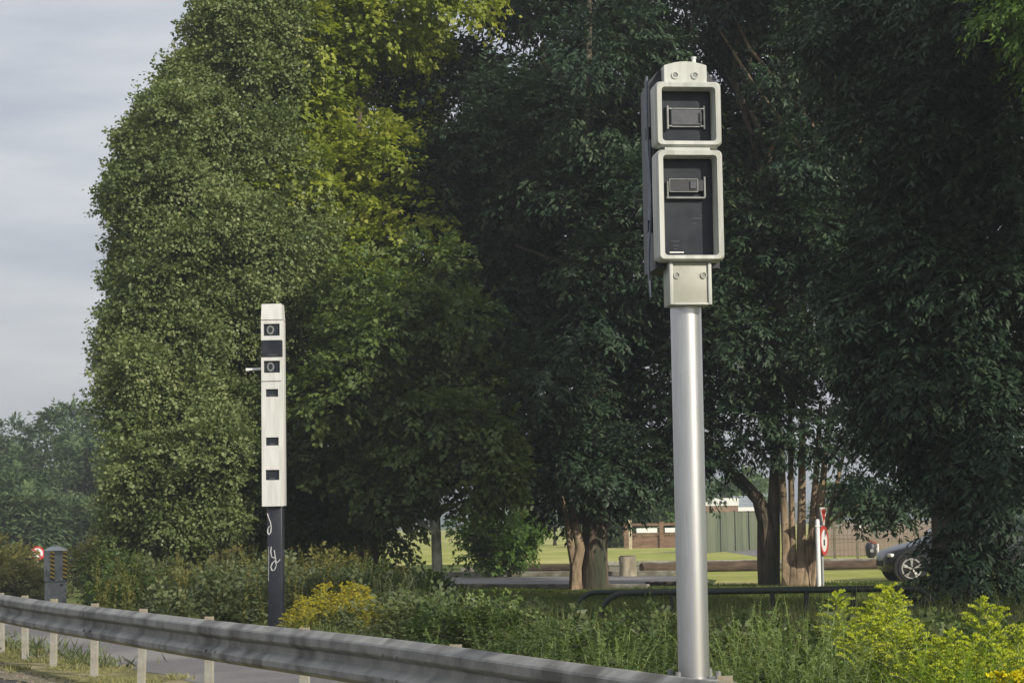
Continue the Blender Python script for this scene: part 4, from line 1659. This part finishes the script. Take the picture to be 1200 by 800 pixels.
POP = dict(cl_len=0.45, cl_wid=0.2, L=0.074, W=0.066, droop=0.15, flat=0.35, inner=0.55, up_bias=0.35)
b = base_at(345, 668, 48.0)
make_tree('broadleaf_tree', b, 'olive tree of mid height directly behind the white camera tower', G_ROW,
          [TP(b, 48.0, [(345, None, 0, 0.24), (345, 560, 0, 0.2), (342, 420, 0, 0.14), (340, 280, 0, 0.06)])],
          ELS(b, 48.0, [(345, 380, 95, 110, 2.5), (390, 480, 100, 100, 2.4), (300, 500, 80, 110, 2.3), (350, 590, 110, 65, 2.2), (440, 590, 70, 60, 2.0), (330, 300, 65, 50, 1.8), (250, 600, 60, 55, 2.0), (415, 370, 60, 80, 2.0)]),
          (120, 0.45, 0.9, 0.3), dict(OL, n_cl=5200, k=22, L=0.125, W=0.09, cl_len=0.5), M['leaf_olive'], M['bark_dark'], limbs=8, seed=18)

b = base_at(255, 662, 45.0)
make_tree('poplar', b, 'tall grey green poplar behind and left of the white camera tower', G_ROW,
          [TP(b, 45.0, [(265, None, 0, 0.26), (265, 560, 0, 0.22), (268, 350, 0, 0.15), (272, 120, 0, 0.08), (275, -80, 0, 0.03)])],
          ELS(b, 45.0, [(284, 130, 60, 140, 2.4), (285, 280, 85, 130, 2.4), (312, 10, 46, 110, 2.2), (255, 420, 80, 120, 2.4), (290, -100, 60, 90, 2.2)]),
          (100, 0.4, 0.85, 0.3), dict(POP, n_cl=10000, k=30), M['leaf_poplar'], M['bark_pale'], limbs=10, seed=20)

EDGE = [(225, 0), (200, 40), (176, 80), (156, 115), (138, 150), (124, 185), (112, 220), (108, 255), (112, 295), (118, 335), (112, 375), (100, 408), (98, 440), (106, 480), (114, 520), (118, 560)]
b = base_at(180, 657, 43.5)
make_tree('poplar', b, 'leftmost tall grey green poplar whose rounded crown edge stands against the sky', G_ROW,
          [TP(b, 43.5, [(180, None, 0, 0.26), (180, 560, 0, 0.22), (190, 350, 0, 0.15), (205, 150, 0, 0.08), (215, 60, 0, 0.03)])],
          ELS(b, 43.5, [(210, 195, 44, 85, 2.2), (190, 265, 50, 75, 2.2), (202, 345, 52, 80, 2.2), (196, 440, 54, 70, 2.2), (198, 560, 64, 80, 2.2), (218, 120, 34, 70, 1.9), (264, 45, 26, 66, 1.6), (230, 330, 80, 130, 2.4), (230, 540, 80, 100, 2.3), (178, 600, 46, 50, 1.6)] + [(a + 60, c, 20, 28, 1.3, 0.3 * (q % 3 - 1)) for q, (a, c) in enumerate(EDGE)]),
          (260, 0.24, 0.5, 0.35), dict(POP, n_cl=15500, k=30), M['leaf_poplar'], M['bark_pale'], limbs=12, seed=22)

# rounded bush seen under the canopy
b = base_at(597, 664, 57.0)
make_tree('bush', b, 'rounded bright green bush at the edge of the car park, seen beneath the dark canopy', None,
          [([Vector((0, 0, -0.1)), Vector((0, 0, 0.5))], [0.06, 0.03])],
          ELS(b, 57.0, [(595, 632, 44, 28, 0.9), (560, 620, 28, 26, 0.7), (625, 615, 22, 18, 0.6), (590, 648, 40, 12, 0.8)]),
          (30, 0.2, 0.38, 0.2), dict(n_cl=700, k=18, cl_len=0.3, cl_wid=0.12, L=0.10, W=0.07, droop=0.3, flat=0.5, inner=0.4), M['leaf_bush'], M['bark_dark'], limbs=3, seed=24)

# far trees at the left horizon
G_FAR = 'far trees on the left horizon'
for (px, py, Y, rows, lab, sd) in (
        (58, 640, 135.0, [(60, 560, 48, 70, 3.5), (75, 515, 38, 42, 3), (40, 600, 50, 40, 3)], 'hazy blue green tree on the left horizon with the highest peak', 31),
        (8, 640, 150.0, [(5, 570, 45, 62, 4), (-25, 540, 40, 60, 4), (10, 530, 25, 32, 3)], 'hazy blue green tree at the extreme left edge of the horizon', 32),
        (112, 640, 128.0, [(115, 570, 40, 75, 3), (108, 520, 26, 40, 2.5), (140, 600, 40, 50, 3)], 'hazy tree tucked against the left side of the poplars', 33),
        (30, 645, 112.0, [(25, 610, 55, 34, 2.5), (80, 620, 50, 28, 2.5)], 'low spreading hazy tree behind the striped cabinet', 34)):
    b = base_at(px, py, Y)
    make_tree('far_tree', b, lab, G_FAR, [([Vector((0, 0, -0.1)), Vector((0, 0, 4.0))], [0.2, 0.08])], ELS(b, Y, rows),
              (38, 0.6, 1.15, 0.3), dict(n_cl=1500, k=16, cl_len=0.9, cl_wid=0.25, L=0.34, W=0.13, droop=0.1, flat=0.85, inner=0.5, grain=(0.3, 0, 0)), M['leaf_teal'], M['bark_dark'], limbs=4, seed=sd)

# background trees and bushes beyond the lawns
G_BACK = 'background greenery beyond the far lawn'
for (px, Y, rows, mat, lab, sd) in (
        (775, 118.0, [(778, 600, 36, 22, 2.0), (755, 590, 26, 20, 1.6), (800, 585, 20, 20, 1.6)], 'leaf_bush', 'yellow green shrubbery over the brown timber fence', 41),
        (722, 116.0, [(722, 612, 12, 14, 1.0), (716, 622, 9, 10, 0.8)], 'leaf_weed', 'small green shrub just right of the brown trunk in the distance', 42),
        (850, 160.0, [(850, 578, 30, 14, 2.0), (880, 572, 22, 18, 2.0)], 'leaf_bush', 'pale tree tops above the white flat roofed building', 43),
        (1010, 140.0, [(1000, 592, 34, 13, 2.0), (1040, 590, 40, 12, 2.0), (1080, 588, 30, 14, 2.0), (965, 590, 20, 15, 2)], 'leaf_bush', 'line of light green bushes along the back of the brown field', 44),
        (1170, 130.0, [(1160, 610, 40, 25, 2.0), (1215, 600, 40, 30, 2.0)], 'leaf_bush', 'far bush half seen through the boughs at the right edge', 45),
        (650, 130.0, [(650, 610, 40, 24, 2.0), (600, 600, 45, 30, 2.0), (690, 600, 30, 24, 2)], 'leaf_olive', 'dim far trees under the canopy left of the thick trunk', 46)):
    b = base_at(px, 622, Y)
    make_tree('far_bush', b, lab, G_BACK, [([Vector((0, 0, -0.1)), Vector((0, 0, 1.0))], [0.1, 0.05])], ELS(b, Y, rows),
              (26, 0.35, 0.7, 0.3), dict(n_cl=620, k=14, cl_len=0.6, cl_wid=0.2, L=0.22, W=0.12, droop=0.15, flat=0.6, inner=0.4), M[mat], M['bark_dark'], limbs=2, seed=sd)

# the row of trees goes on to the right, outside the frame, and shades this one
for (x, y, h, lab, sd) in ((17.5, 14.0, 15.5, 'first tall tree of the row outside the right edge', 51), (21.0, 5.5, 15.5, 'second tall tree of the row outside the right edge', 52)):
    make_tree('broadleaf_tree', (x, y, 0), lab, G_ROW, [([Vector((0, 0, -0.1)), Vector((0, 0, 4)), Vector((0, 0, h * 0.7))], [0.3, 0.25, 0.1])],
              [(0, 0, h * 0.55, 4.2, 4.2, h * 0.33), (0.5, -0.5, h * 0.8, 3.4, 3.4, h * 0.22), (-1.5, 0.5, h * 0.4, 3.0, 3.0, 2.2)],
              (60, 0.8, 1.3, 0.3), dict(n_cl=2300, k=14, cl_len=0.8, cl_wid=0.3, L=0.42, W=0.20, droop=0.3, flat=0.6, inner=0.4), M['leaf_dark'], M['bark_dark'], limbs=6, seed=sd)

# ================================================================== UNDERGROWTH (nobody could count it)
def lumps(name, rows, mat, n_sub, r0, r1, spr, label=None):
    """rows in picture columns (px, py, Y, rxpx, rzpx, depth)"""
    ells = []
    for (px, py, Y, rx, rz_, dp) in rows:
        c = at(px, py, Y)
        k = Y / F
        ells.append((c.x, c.y, c.z, rx * k, dp, rz_ * k))
    c, r, v = sublobes(ells, n_sub, r0, r1, 0.1)
    A = sprays(c, r, v, **spr)
    keep = A[0][:, 2] > gz(A[0][:, 0], A[0][:, 1]) - 0.05
    A = [a[keep] if np.ndim(a) else a for a in A]
    o = leaf_mesh(name, *A, mat)
    return tag(o, label, kind='stuff')


BR = dict(cl_len=0.32, cl_wid=0.12, L=0.075, W=0.055, droop=0.1, flat=0.4, inner=0.4)
random.seed(77)
scrub = {'leaf_bramble': [], 'leaf_ochre': [], 'leaf_weed': []}
for q in range(60):
    px_ = random.uniform(96, 480)
    Y_ = random.uniform(29, 43)
    gy = project((at(px_, 700, Y_).x, Y_, 0))[1]
    top = random.uniform(650, 690) if px_ < 330 else random.uniform(662, 700)
    top = max(top, gy - 60)
    if 325 < px_ < 460 and Y_ < 33:
        continue
    if px_ > 425:
        top = max(top, 684)
    if px_ < 116 or gy - top < 8:
        continue
    kind = random.choices(['leaf_bramble', 'leaf_ochre', 'leaf_weed'], [5, 4, 3])[0]
    scrub[kind].append((px_, gy - (gy - top) * 0.25, Y_, random.uniform(14, min(44, px_ - 90)), (gy - top) * 0.75, random.uniform(0.6, 1.4)))
for nm_, mt_, ns_, nc_ in (('brambles', 'leaf_bramble', 150, 4300), ('dry_scrub', 'leaf_ochre', 70, 1500), ('nettle_bed', 'leaf_weed', 90, 2400)):
    lumps(nm_, scrub[mt_], M[mt_], ns_, 0.12, 0.42, dict(BR, n_cl=nc_, k=20, droop=0.05, inner=0.5))
x_scrub, y_scrub = [], []
for q in range(330):
    Y_ = random.uniform(30, 44)
    p = at(random.uniform(112, 450), 700, Y_)
    x_scrub.append(p.x)
    y_scrub.append(Y_)
lumps('ochre_scrub', [(8, 672, 74, 22, 26, 2.5), (-15, 665, 74, 30, 30, 2.5), (36, 694, 66, 16, 16, 1.5), (10, 690, 66, 25, 20, 2.0), (118, 662, 70, 30, 18, 1.5), (160, 668, 58, 40, 16, 2.0), (200, 660, 56, 30, 12, 2.0)],
      M['leaf_ochre'], 130, 0.3, 0.6, dict(BR, n_cl=2600, k=18, cl_len=0.45, L=0.12, W=0.08))


def inview(x, y, m=0.6):
    return (x > -0.2408 * y - m) & (x < 0.2408 * y + m)


def rail_off(x, y):
    return (x - RP.x) * RN.x + (y - RP.y) * RN.y


def region_pts(n, y0, y1, cond=None, power=1.0, m=0.6):
    xs, ys = [], []
    tot = 0
    while tot < n:
        y = y0 + (y1 - y0) * RNG.random(n) ** power
        x = RNG.uniform(-0.25 * y1 - m, 0.25 * y1 + m, n)
        k = inview(x, y, m) & (rail_off(x, y) > 0.15)
        off = rail_off(x, y)
        k &= ~((off < 3.9) & (y > 14.5))
        if cond is not None:
            k &= cond(x, y)
        xs.append(x[k])
        ys.append(y[k])
        tot += k.sum()
    return np.concatenate(xs)[:n], np.concatenate(ys)[:n]


def patch_noise(x, y, s=1.0, ph=0.0):
    return 0.5 + 0.25 * np.sin(x * 1.7 * s + ph + 1.3 * np.sin(y * 0.9 * s)) + 0.25 * np.sin(y * 1.3 * s + 2 * ph + 1.1 * np.sin(x * 0.7 * s + 1))


def blades(name, x, y, hmin, hmax, wd, mat, lean=0.35, label=None, z0=0.0, tb=0.0):
    n = len(x)
    P = np.stack([x, y, gz(x, y) + z0], -1)
    D = np.stack([RNG.normal(0, lean, n), RNG.normal(0, lean, n), np.ones(n)], -1)
    N = np.stack([RNG.normal(0, 1, n), RNG.normal(0, 1, n) - 0.6, np.full(n, 0.25)], -1)
    hh = RNG.uniform(hmin, hmax, n) * (0.55 + 0.9 * patch_noise(x, y, 1.4, 2))
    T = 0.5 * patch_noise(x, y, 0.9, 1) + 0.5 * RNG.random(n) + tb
    return tag(leaf_mesh(name, P, D, N, hh, wd * RNG.uniform(0.7, 1.4, n), T, mat), label, kind='stuff')


x, y = region_pts(60000, 11.5, 28, power=0.8)
blades('tall_grass', x, y, 0.08, 0.30, 0.012, M['grass_blade'], 0.65)
x, y = region_pts(5500, 12.5, 27, power=0.9)
blades('dry_seeding_grass', x, y, 0.22, 0.55, 0.007, M['dry_blade'], 0.28)
x, y = region_pts(80000, 27, 46, power=0.9)
blades('lawn_grass', x, y, 0.04, 0.11, 0.016, M['grass_blade'], 0.5)
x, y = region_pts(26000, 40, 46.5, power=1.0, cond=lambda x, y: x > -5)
blades('lawn_grass_sun_tint', x, y, 0.03, 0.10, 0.02, M['grass_blade'], 0.6, tb=0.2)  # raised tint puts the sunlit strip's brightness into the blade colour
# dry grass under the rail
sv = RNG.uniform(2, 27, 42000)
ov = RNG.uniform(-0.62, 0.72, 42000)
kp = patch_noise(sv * 1.7, ov * 4, 1.2, 0.4) > 0.52
sv, ov = sv[kp], ov[kp]
blades('dry_verge_grass', RP.x + RD.x * sv + RN.x * ov, RP.y + RD.y * sv + RN.y * ov, 0.015, 0.075, 0.010, M['dry_blade'], 0.9)
sv = RNG.uniform(11, 27, 900)
ov = RNG.normal(0.5, 0.22, 900)
blades('verge_weeds', RP.x + RD.x * sv + RN.x * ov, RP.y + RD.y * sv + RN.y * ov, 0.05, 0.2, 0.022, M['leaf_bramble'], 0.7)


def stalks(name, xs, ys, hs, lean, leaf_n, L, W, mat, stem_mat, up=0.35, head=0, label=None, rstem=0.0022):
    """tall leafy stalks: leaves spiralling up a stem, one mesh of leaves, stems as narrow blades inside it"""
    n = len(xs)
    zb = gz(xs, ys)
    lx, ly = RNG.normal(0, lean, n), RNG.normal(0, lean, n)
    I = np.repeat(np.arange(n), leaf_n)
    t = 0.12 + 0.88 * RNG.random(len(I)) ** 0.85
    P = np.stack([xs[I] + lx[I] * hs[I] * t ** 1.6, ys[I] + ly[I] * hs[I] * t ** 1.6, zb[I] + hs[I] * t], -1)
    th = RNG.uniform(0, 2 * np.pi, len(I))
    D = np.stack([np.cos(th), np.sin(th), up + RNG.normal(0, 0.35, len(I))], -1)
    N = np.stack([-0.3 * np.cos(th), -0.3 * np.sin(th), np.ones(len(I))], -1) + 0.35 * RNG.normal(size=(len(I), 3))
    sc = (1.15 - 0.75 * t) * RNG.uniform(0.7, 1.3, len(I))
    T = 0.35 * t + 0.35 * RNG.random(n)[I] + 0.3 * RNG.random(len(I))
    # stems: 6 segments each
    J = np.repeat(np.arange(n), 6)
    tt = np.tile(np.arange(6) / 6.0, n)
    Ps = np.stack([xs[J] + lx[J] * hs[J] * tt ** 1.6, ys[J] + ly[J] * hs[J] * tt ** 1.6, zb[J] + hs[J] * tt], -1)
    t2 = tt + 1 / 6.0
    Pe = np.stack([xs[J] + lx[J] * hs[J] * t2 ** 1.6, ys[J] + ly[J] * hs[J] * t2 ** 1.6, zb[J] + hs[J] * t2], -1)
    Ds = Pe - Ps
    Ns = np.stack([np.zeros(len(J)), -np.ones(len(J)), np.zeros(len(J))], -1) + 0.2 * RNG.normal(size=(len(J), 3))
    Ls = np.linalg.norm(Ds, axis=1) * 1.25
    A = [np.concatenate(q) for q in ((P, Ps), (D, Ds), (N, Ns), (L * sc, Ls), (W * sc, np.full(len(J), rstem * 2.4)), (T, np.full(len(J), 0.55)))]
    return tag(leaf_mesh(name, *A, mat), label, kind='stuff')


x, y = np.array(x_scrub), np.array(y_scrub)
stalks('scrub_stalks', x, y, RNG.uniform(0.5, 1.15, len(x)), 0.18, 44, 0.10, 0.032, M['leaf_ochre'], None, up=0.7)

# general weeds beyond the rail, mid distance
x, y = region_pts(900, 12.5, 25, power=0.9)
stalks('green_weeds', x, y, RNG.uniform(0.2, 0.5, len(x)) * (0.6 + 0.7 * patch_noise(x, y, 1.1, 3)) * np.clip((25 - y) / 10, 0.25, 1), 0.3, 34, 0.085, 0.03, M['leaf_weed'], None)
x, y = region_pts(650, 13, 28, power=1.0, cond=lambda x, y: x < 0.8)
stalks('nettles', x, y, RNG.uniform(0.3, 0.65, len(x)) * np.clip((26 - y) / 11, 0.25, 1), 0.12, 40, 0.10, 0.05, M['leaf_bramble'], None, up=0.0)


def px_pts(rows):
    """(px, Y) columns -> ground x,y"""
    X_, Y_ = [], []
    for (px, Y) in rows:
        p = at(px, 760, Y)
        X_.append(p.x)
        Y_.append(Y)
    return np.array(X_), np.array(Y_)


def cluster(n, px0, px1, Y0, Y1):
    return px_pts([(random.uniform(px0, px1), random.uniform(Y0, Y1)) for _ in range(n)])


def htop(x, Y, py):
    return float(at(600 + x / Y * F, py, Y).z)


random.seed(21)
x, y = cluster(105, 850, 1010, 12.3, 15.5)
stalks('mugwort', x, y, np.array([htop(a, c, random.uniform(700, 775)) for a, c in zip(x, y)]), 0.28, 80, 0.062, 0.018, M['leaf_pale'], None, up=0.5)
x, y = cluster(170, 1060, 1240, 12.2, 14.5)
stalks('yellow_green_weeds', x, y, np.array([htop(a, c, random.uniform(745, 800)) for a, c in zip(x, y)]), 0.3, 70, 0.06, 0.02, M['leaf_lime'], None, up=0.5)
x, y = cluster(60, 640, 780, 12.6, 17)
stalks('mugwort', x, y, np.array([htop(a, c, random.uniform(728, 785)) for a, c in zip(x, y)]), 0.2, 55, 0.07, 0.022, M['leaf_weed'], None, up=0.5)
x, y = cluster(26, 700, 735, 13, 14.5)
stalks('mugwort', x, y, np.array([htop(a, c, random.uniform(726, 770)) for a, c in zip(x, y)]), 0.2, 60, 0.06, 0.02, M['leaf_pale'], None, up=0.6)
x, y = cluster(50, 550, 650, 14, 19)
stalks('mugwort', x, y, np.array([htop(a, c, random.uniform(705, 760)) for a, c in zip(x, y)]), 0.18, 50, 0.075, 0.03, M['leaf_weed'], None, up=0.4)
x, y = cluster(60, 425, 500, 22, 30)
stalks('feathery_weeds', x, y, np.array([htop(a, c, random.uniform(662, 710)) for a, c in zip(x, y)]), 0.18, 60, 0.08, 0.018, M['leaf_bramble'], None, up=0.8)
x, y = cluster(26, 665, 700, 24, 30)
stalks('feathery_weeds', x, y, np.array([htop(a, c, random.uniform(700, 732)) for a, c in zip(x, y)]), 0.12, 50, 0.07, 0.03, M['leaf_weed'], None, up=0.8)
lw = [(480, 740, 22, 60, 18, 1.2), (560, 750, 20, 60, 18, 1.2), (640, 760, 19, 60, 18, 1.2), (720, 772, 18, 60, 16, 1.0), (770, 762, 19, 40, 16, 1.0), (520, 728, 27, 70, 9, 1.6), (620, 742, 26, 70, 8, 1.6), (750, 758, 24, 60, 10, 1.4),
      (880, 782, 16, 50, 24, 0.8), (960, 787, 16, 60, 24, 0.8), (1080, 775, 17, 60, 26, 1.0), (1160, 785, 16, 60, 26, 0.8), (900, 765, 21, 60, 12, 1.2), (1100, 758, 22, 70, 12, 1.2)]
for nm_, mt_, nc_, L_ in (('leafy_weeds', 'leaf_weed', 2300, 0.05), ('bramble_runners', 'leaf_bramble', 900, 0.07), ('pale_weeds', 'leaf_pale', 900, 0.045)):
    lumps(nm_, lw, M[mt_], 110, 0.10, 0.26, dict(BR, n_cl=nc_, k=18, cl_len=0.2, cl_wid=0.08, L=L_, W=L_ * 0.6, droop=0.05))
x, y = cluster(34, 455, 800, 15, 24)
stalks('thistles', x, y, RNG.uniform(0.45, 0.8, len(x)) * np.clip((27 - y) / 9, 0.4, 1), 0.22, 60, 0.075, 0.02, M['leaf_pale'], None, up=0.6)
x, y = cluster(60, 1085, 1230, 20, 32)
stalks('shade_weeds', x, y, RNG.uniform(0.2, 0.5, 60), 0.2, 40, 0.12, 0.05, M['leaf_weed'], None)


# goldenrod plants: each a thing of its own
def goldenrod(name, h, seed, flower, leafm, arms=15, spread=0.16, plume=0.36):
    """returns template objects (root not placed)"""
    rnd = np.random.default_rng(seed)
    root = bpy.data.objects.new(name, None)
    COL.objects.link(root)
    lean = rnd.normal(0, 0.06, 2)
    pos = lambda t: np.stack([lean[0] * h * t ** 1.5, lean[1] * h * t ** 1.5, h * t], -1)
    mb = MB()
    mb.tube([tuple(pos(np.array(t))) for t in np.linspace(0, 1, 8)], [0.006 - 0.004 * t for t in np.linspace(0, 1, 8)], 6)
    # arms of the plume
    P, D, N, L, W, T = [], [], [], [], [], []
    for a in range(arms):
        t0 = 1 - plume * (0.02 + 0.98 * a / arms)
        th = rnd.uniform(0, 6.28) if a % 3 else (0 if rnd.random() < 0.5 else math.pi) + rnd.normal(0, 0.5)
        ln = spread * (0.25 + 0.95 * (a / arms)) * rnd.uniform(0.7, 1.2)
        b0 = pos(np.array(t0))
        pts = []
        for s in np.linspace(0, 1, 7):
            q = b0 + np.array([math.cos(th) * ln * s, math.sin(th) * ln * s, ln * (1.15 * s - 0.6 * s * s)])
            pts.append(tuple(q))
        mb.tube(pts, [0.0025] * 7, 4, cap=False)
        m = 46
        s = rnd.random(m) ** 0.8
        base = b0 + np.stack([np.cos(th) * ln * s, np.sin(th) * ln * s, ln * (1.15 * s - 0.6 * s * s)], -1)
        P.append(base)
        D.append(np.stack([rnd.normal(0, 0.6, m), rnd.normal(0, 0.6, m), np.abs(rnd.normal(0.7, 0.4, m))], -1))
        N.append(rnd.normal(size=(m, 3)))
        L.append(rnd.uniform(0.014, 0.03, m))
        W.append(rnd.uniform(0.006, 0.012, m))
        T.append(rnd.random(m) * 0.5 + 0.5 * s)
    mb.build('stem', M['stem'], root, smooth=True)
    leaf_mesh('flower_head', np.concatenate(P), np.concatenate(D), np.concatenate(N), np.concatenate(L), np.concatenate(W), np.concatenate(T), flower, root)
    m = int(70 * h / 0.9)
    t = rnd.uniform(0.08, 1 - plume * 0.6, m)
    th = np.arange(m) * 2.4 + rnd.normal(0, 0.3, m)
    D = np.stack([np.cos(th), np.sin(th), 0.45 + rnd.normal(0, 0.2, m)], -1)
    Nn = np.stack([-0.4 * np.cos(th), -0.4 * np.sin(th), np.ones(m)], -1) + 0.2 * rnd.normal(size=(m, 3))
    leaf_mesh('leaves', pos(t), D, Nn, 0.10 * rnd.uniform(0.7, 1.3, m) * (1.1 - 0.5 * t), 0.016 * rnd.uniform(0.8, 1.3, m), 0.3 + 0.5 * rnd.random(m), leafm, root)
    return root


def place_plants(protos, rows, group, labels, hp):
    used_ = set()
    for i, (px, Y, top, rz) in enumerate(rows):
        pr = protos[i % len(protos)]
        o = pr if i < len(protos) else copy_tree(pr)
        p = at(px, 760, Y)
        h = float(at(px, top, Y).z)
        o.location = (p.x, p.y, float(gz(p.x, p.y)))
        s = max(0.2, h / hp)
        o.scale = (s, s, s)
        o.rotation_euler = (0, 0, rz)
        lab = labels[i] if isinstance(labels, list) else labels
        tag(o, lab, 'plant', group)


random.seed(5)
lime = [goldenrod('goldenrod', 0.95, 100 + q, M['flower_lime'], M['leaf_lime'], 24, 0.24, 0.42) for q in range(4)]
rows = [(993, 14.6, 698, 0.3), (1004, 14.2, 706, 2.0), (1016, 14.8, 712, 4.0), (1028, 14.5, 690, 1.0), (1038, 14.1, 694, 3.0), (1048, 14.9, 700, 5.0), (1060, 14.4, 706, 0.8), (1020, 13.6, 728, 2.2), (1042, 13.6, 726, 1.1), (1070, 14.0, 724, 4.4), (1003, 13.5, 734, 3.3), (1056, 13.4, 740, 2.7)]
place_plants(lime, rows, 'lime goldenrods of the big clump', 'lime green goldenrod stalk in the tall clump in front of the parked car', 0.95)
lab = ['lime goldenrod standing alone in front of the conifer, taller of the right pair', 'lime goldenrod near the right edge, right of the lone taller one', 'short lime goldenrod between the big clump and the conifer pair', 'lime goldenrod cut by the right edge of the picture', 'thin goldenrod stalk just right of the big lime clump']
rows = [(1146, 14.2, 703, 0.5), (1184, 14.0, 713, 2.5), (1108, 13.3, 752, 4.1), (1203, 13.7, 735, 1.5), (1085, 13.9, 727, 3.9)]
lime2 = [goldenrod('goldenrod', 0.95, 200 + q, M['flower_lime'], M['leaf_lime'], 17, 0.17, 0.28) for q in range(3)]
place_plants(lime2, rows, 'lime goldenrods at the right', lab, 0.95)
lime3 = [goldenrod('goldenrod', 0.7, 500 + q, M['flower_lime'], M['leaf_lime'], 18, 0.18, 0.40) for q in range(3)]
rows = [(1092, 13.0, 752, 0.2), (1118, 13.2, 742, 1.4), (1130, 12.8, 764, 2.6), (1150, 12.9, 748, 3.8), (1163, 13.3, 736, 5.0), (1172, 12.7, 760, 0.9), (1192, 13.0, 744, 2.1), (1204, 12.8, 757, 3.3), (1078, 12.9, 768, 4.5), (1105, 12.6, 778, 5.5)]
place_plants(lime3, rows, 'low lime goldenrods filling the right corner', 'low lime green goldenrod among those filling the lower right corner', 0.7)
gold = [goldenrod('flowering_goldenrod', 0.8, 300 + q, M['flower_gold'], M['leaf_weed'], 20, 0.20, 0.42) for q in range(4)]
for g_ in gold:
    for ch in g_.children:
        if ch.name.startswith('flower_head'):
            pass
rows = []
for i in range(34):
    px = random.uniform(342, 455)
    tt = 1 - ((px - 400) / 62) ** 2
    rows.append((px, random.uniform(22.0, 24.5), random.uniform(0, 30) + 712 - 29 * max(0, tt), random.uniform(0, 6)))
place_plants(gold, rows, 'golden flowering goldenrods behind the rail', 'golden yellow flowering goldenrod in the clump right of the black tower post', 0.8)
yl = [goldenrod('yellow_flower', 0.5, 400 + q, M['flower_yellow'], M['leaf_lime'], 8, 0.09, 0.16) for q in range(2)]
rows = [(1172, 12.3, 790, 0), (1187, 12.2, 792, 2), (1197, 12.5, 788, 3)]
place_plants(yl, rows, 'bright yellow flowers near the lower right corner', 'small bright yellow flower low in the weeds at the lower right corner', 0.5)

# stones at the foot of the pole and loose gravel on the road edge
random.seed(2)
mb = MB()
for i in range(420):
    s = random.uniform(4, 26)
    p = rp(s, random.gauss(-0.66, 0.14), 0.015)
    r = random.uniform(0.006, 0.022)
    mb.box(p, (r * 2, r * 1.6, r * 1.2), mat=Matrix.Rotation(random.uniform(0, 3), 3, 'Z') @ Matrix.Rotation(random.uniform(0, 1), 3, 'X'))
o = mb.build('loose_gravel', mat_gravel)
tag(o, kind='stuff')
print('faces', sum(len(o.data.polygons) for o in bpy.data.objects if o.type == 'MESH'))
for nm, p in (('tower', bpy.data.objects['camera_tower'].location), ('cam', bpy.data.objects['speed_camera'].location)):
    print(nm, project(p))
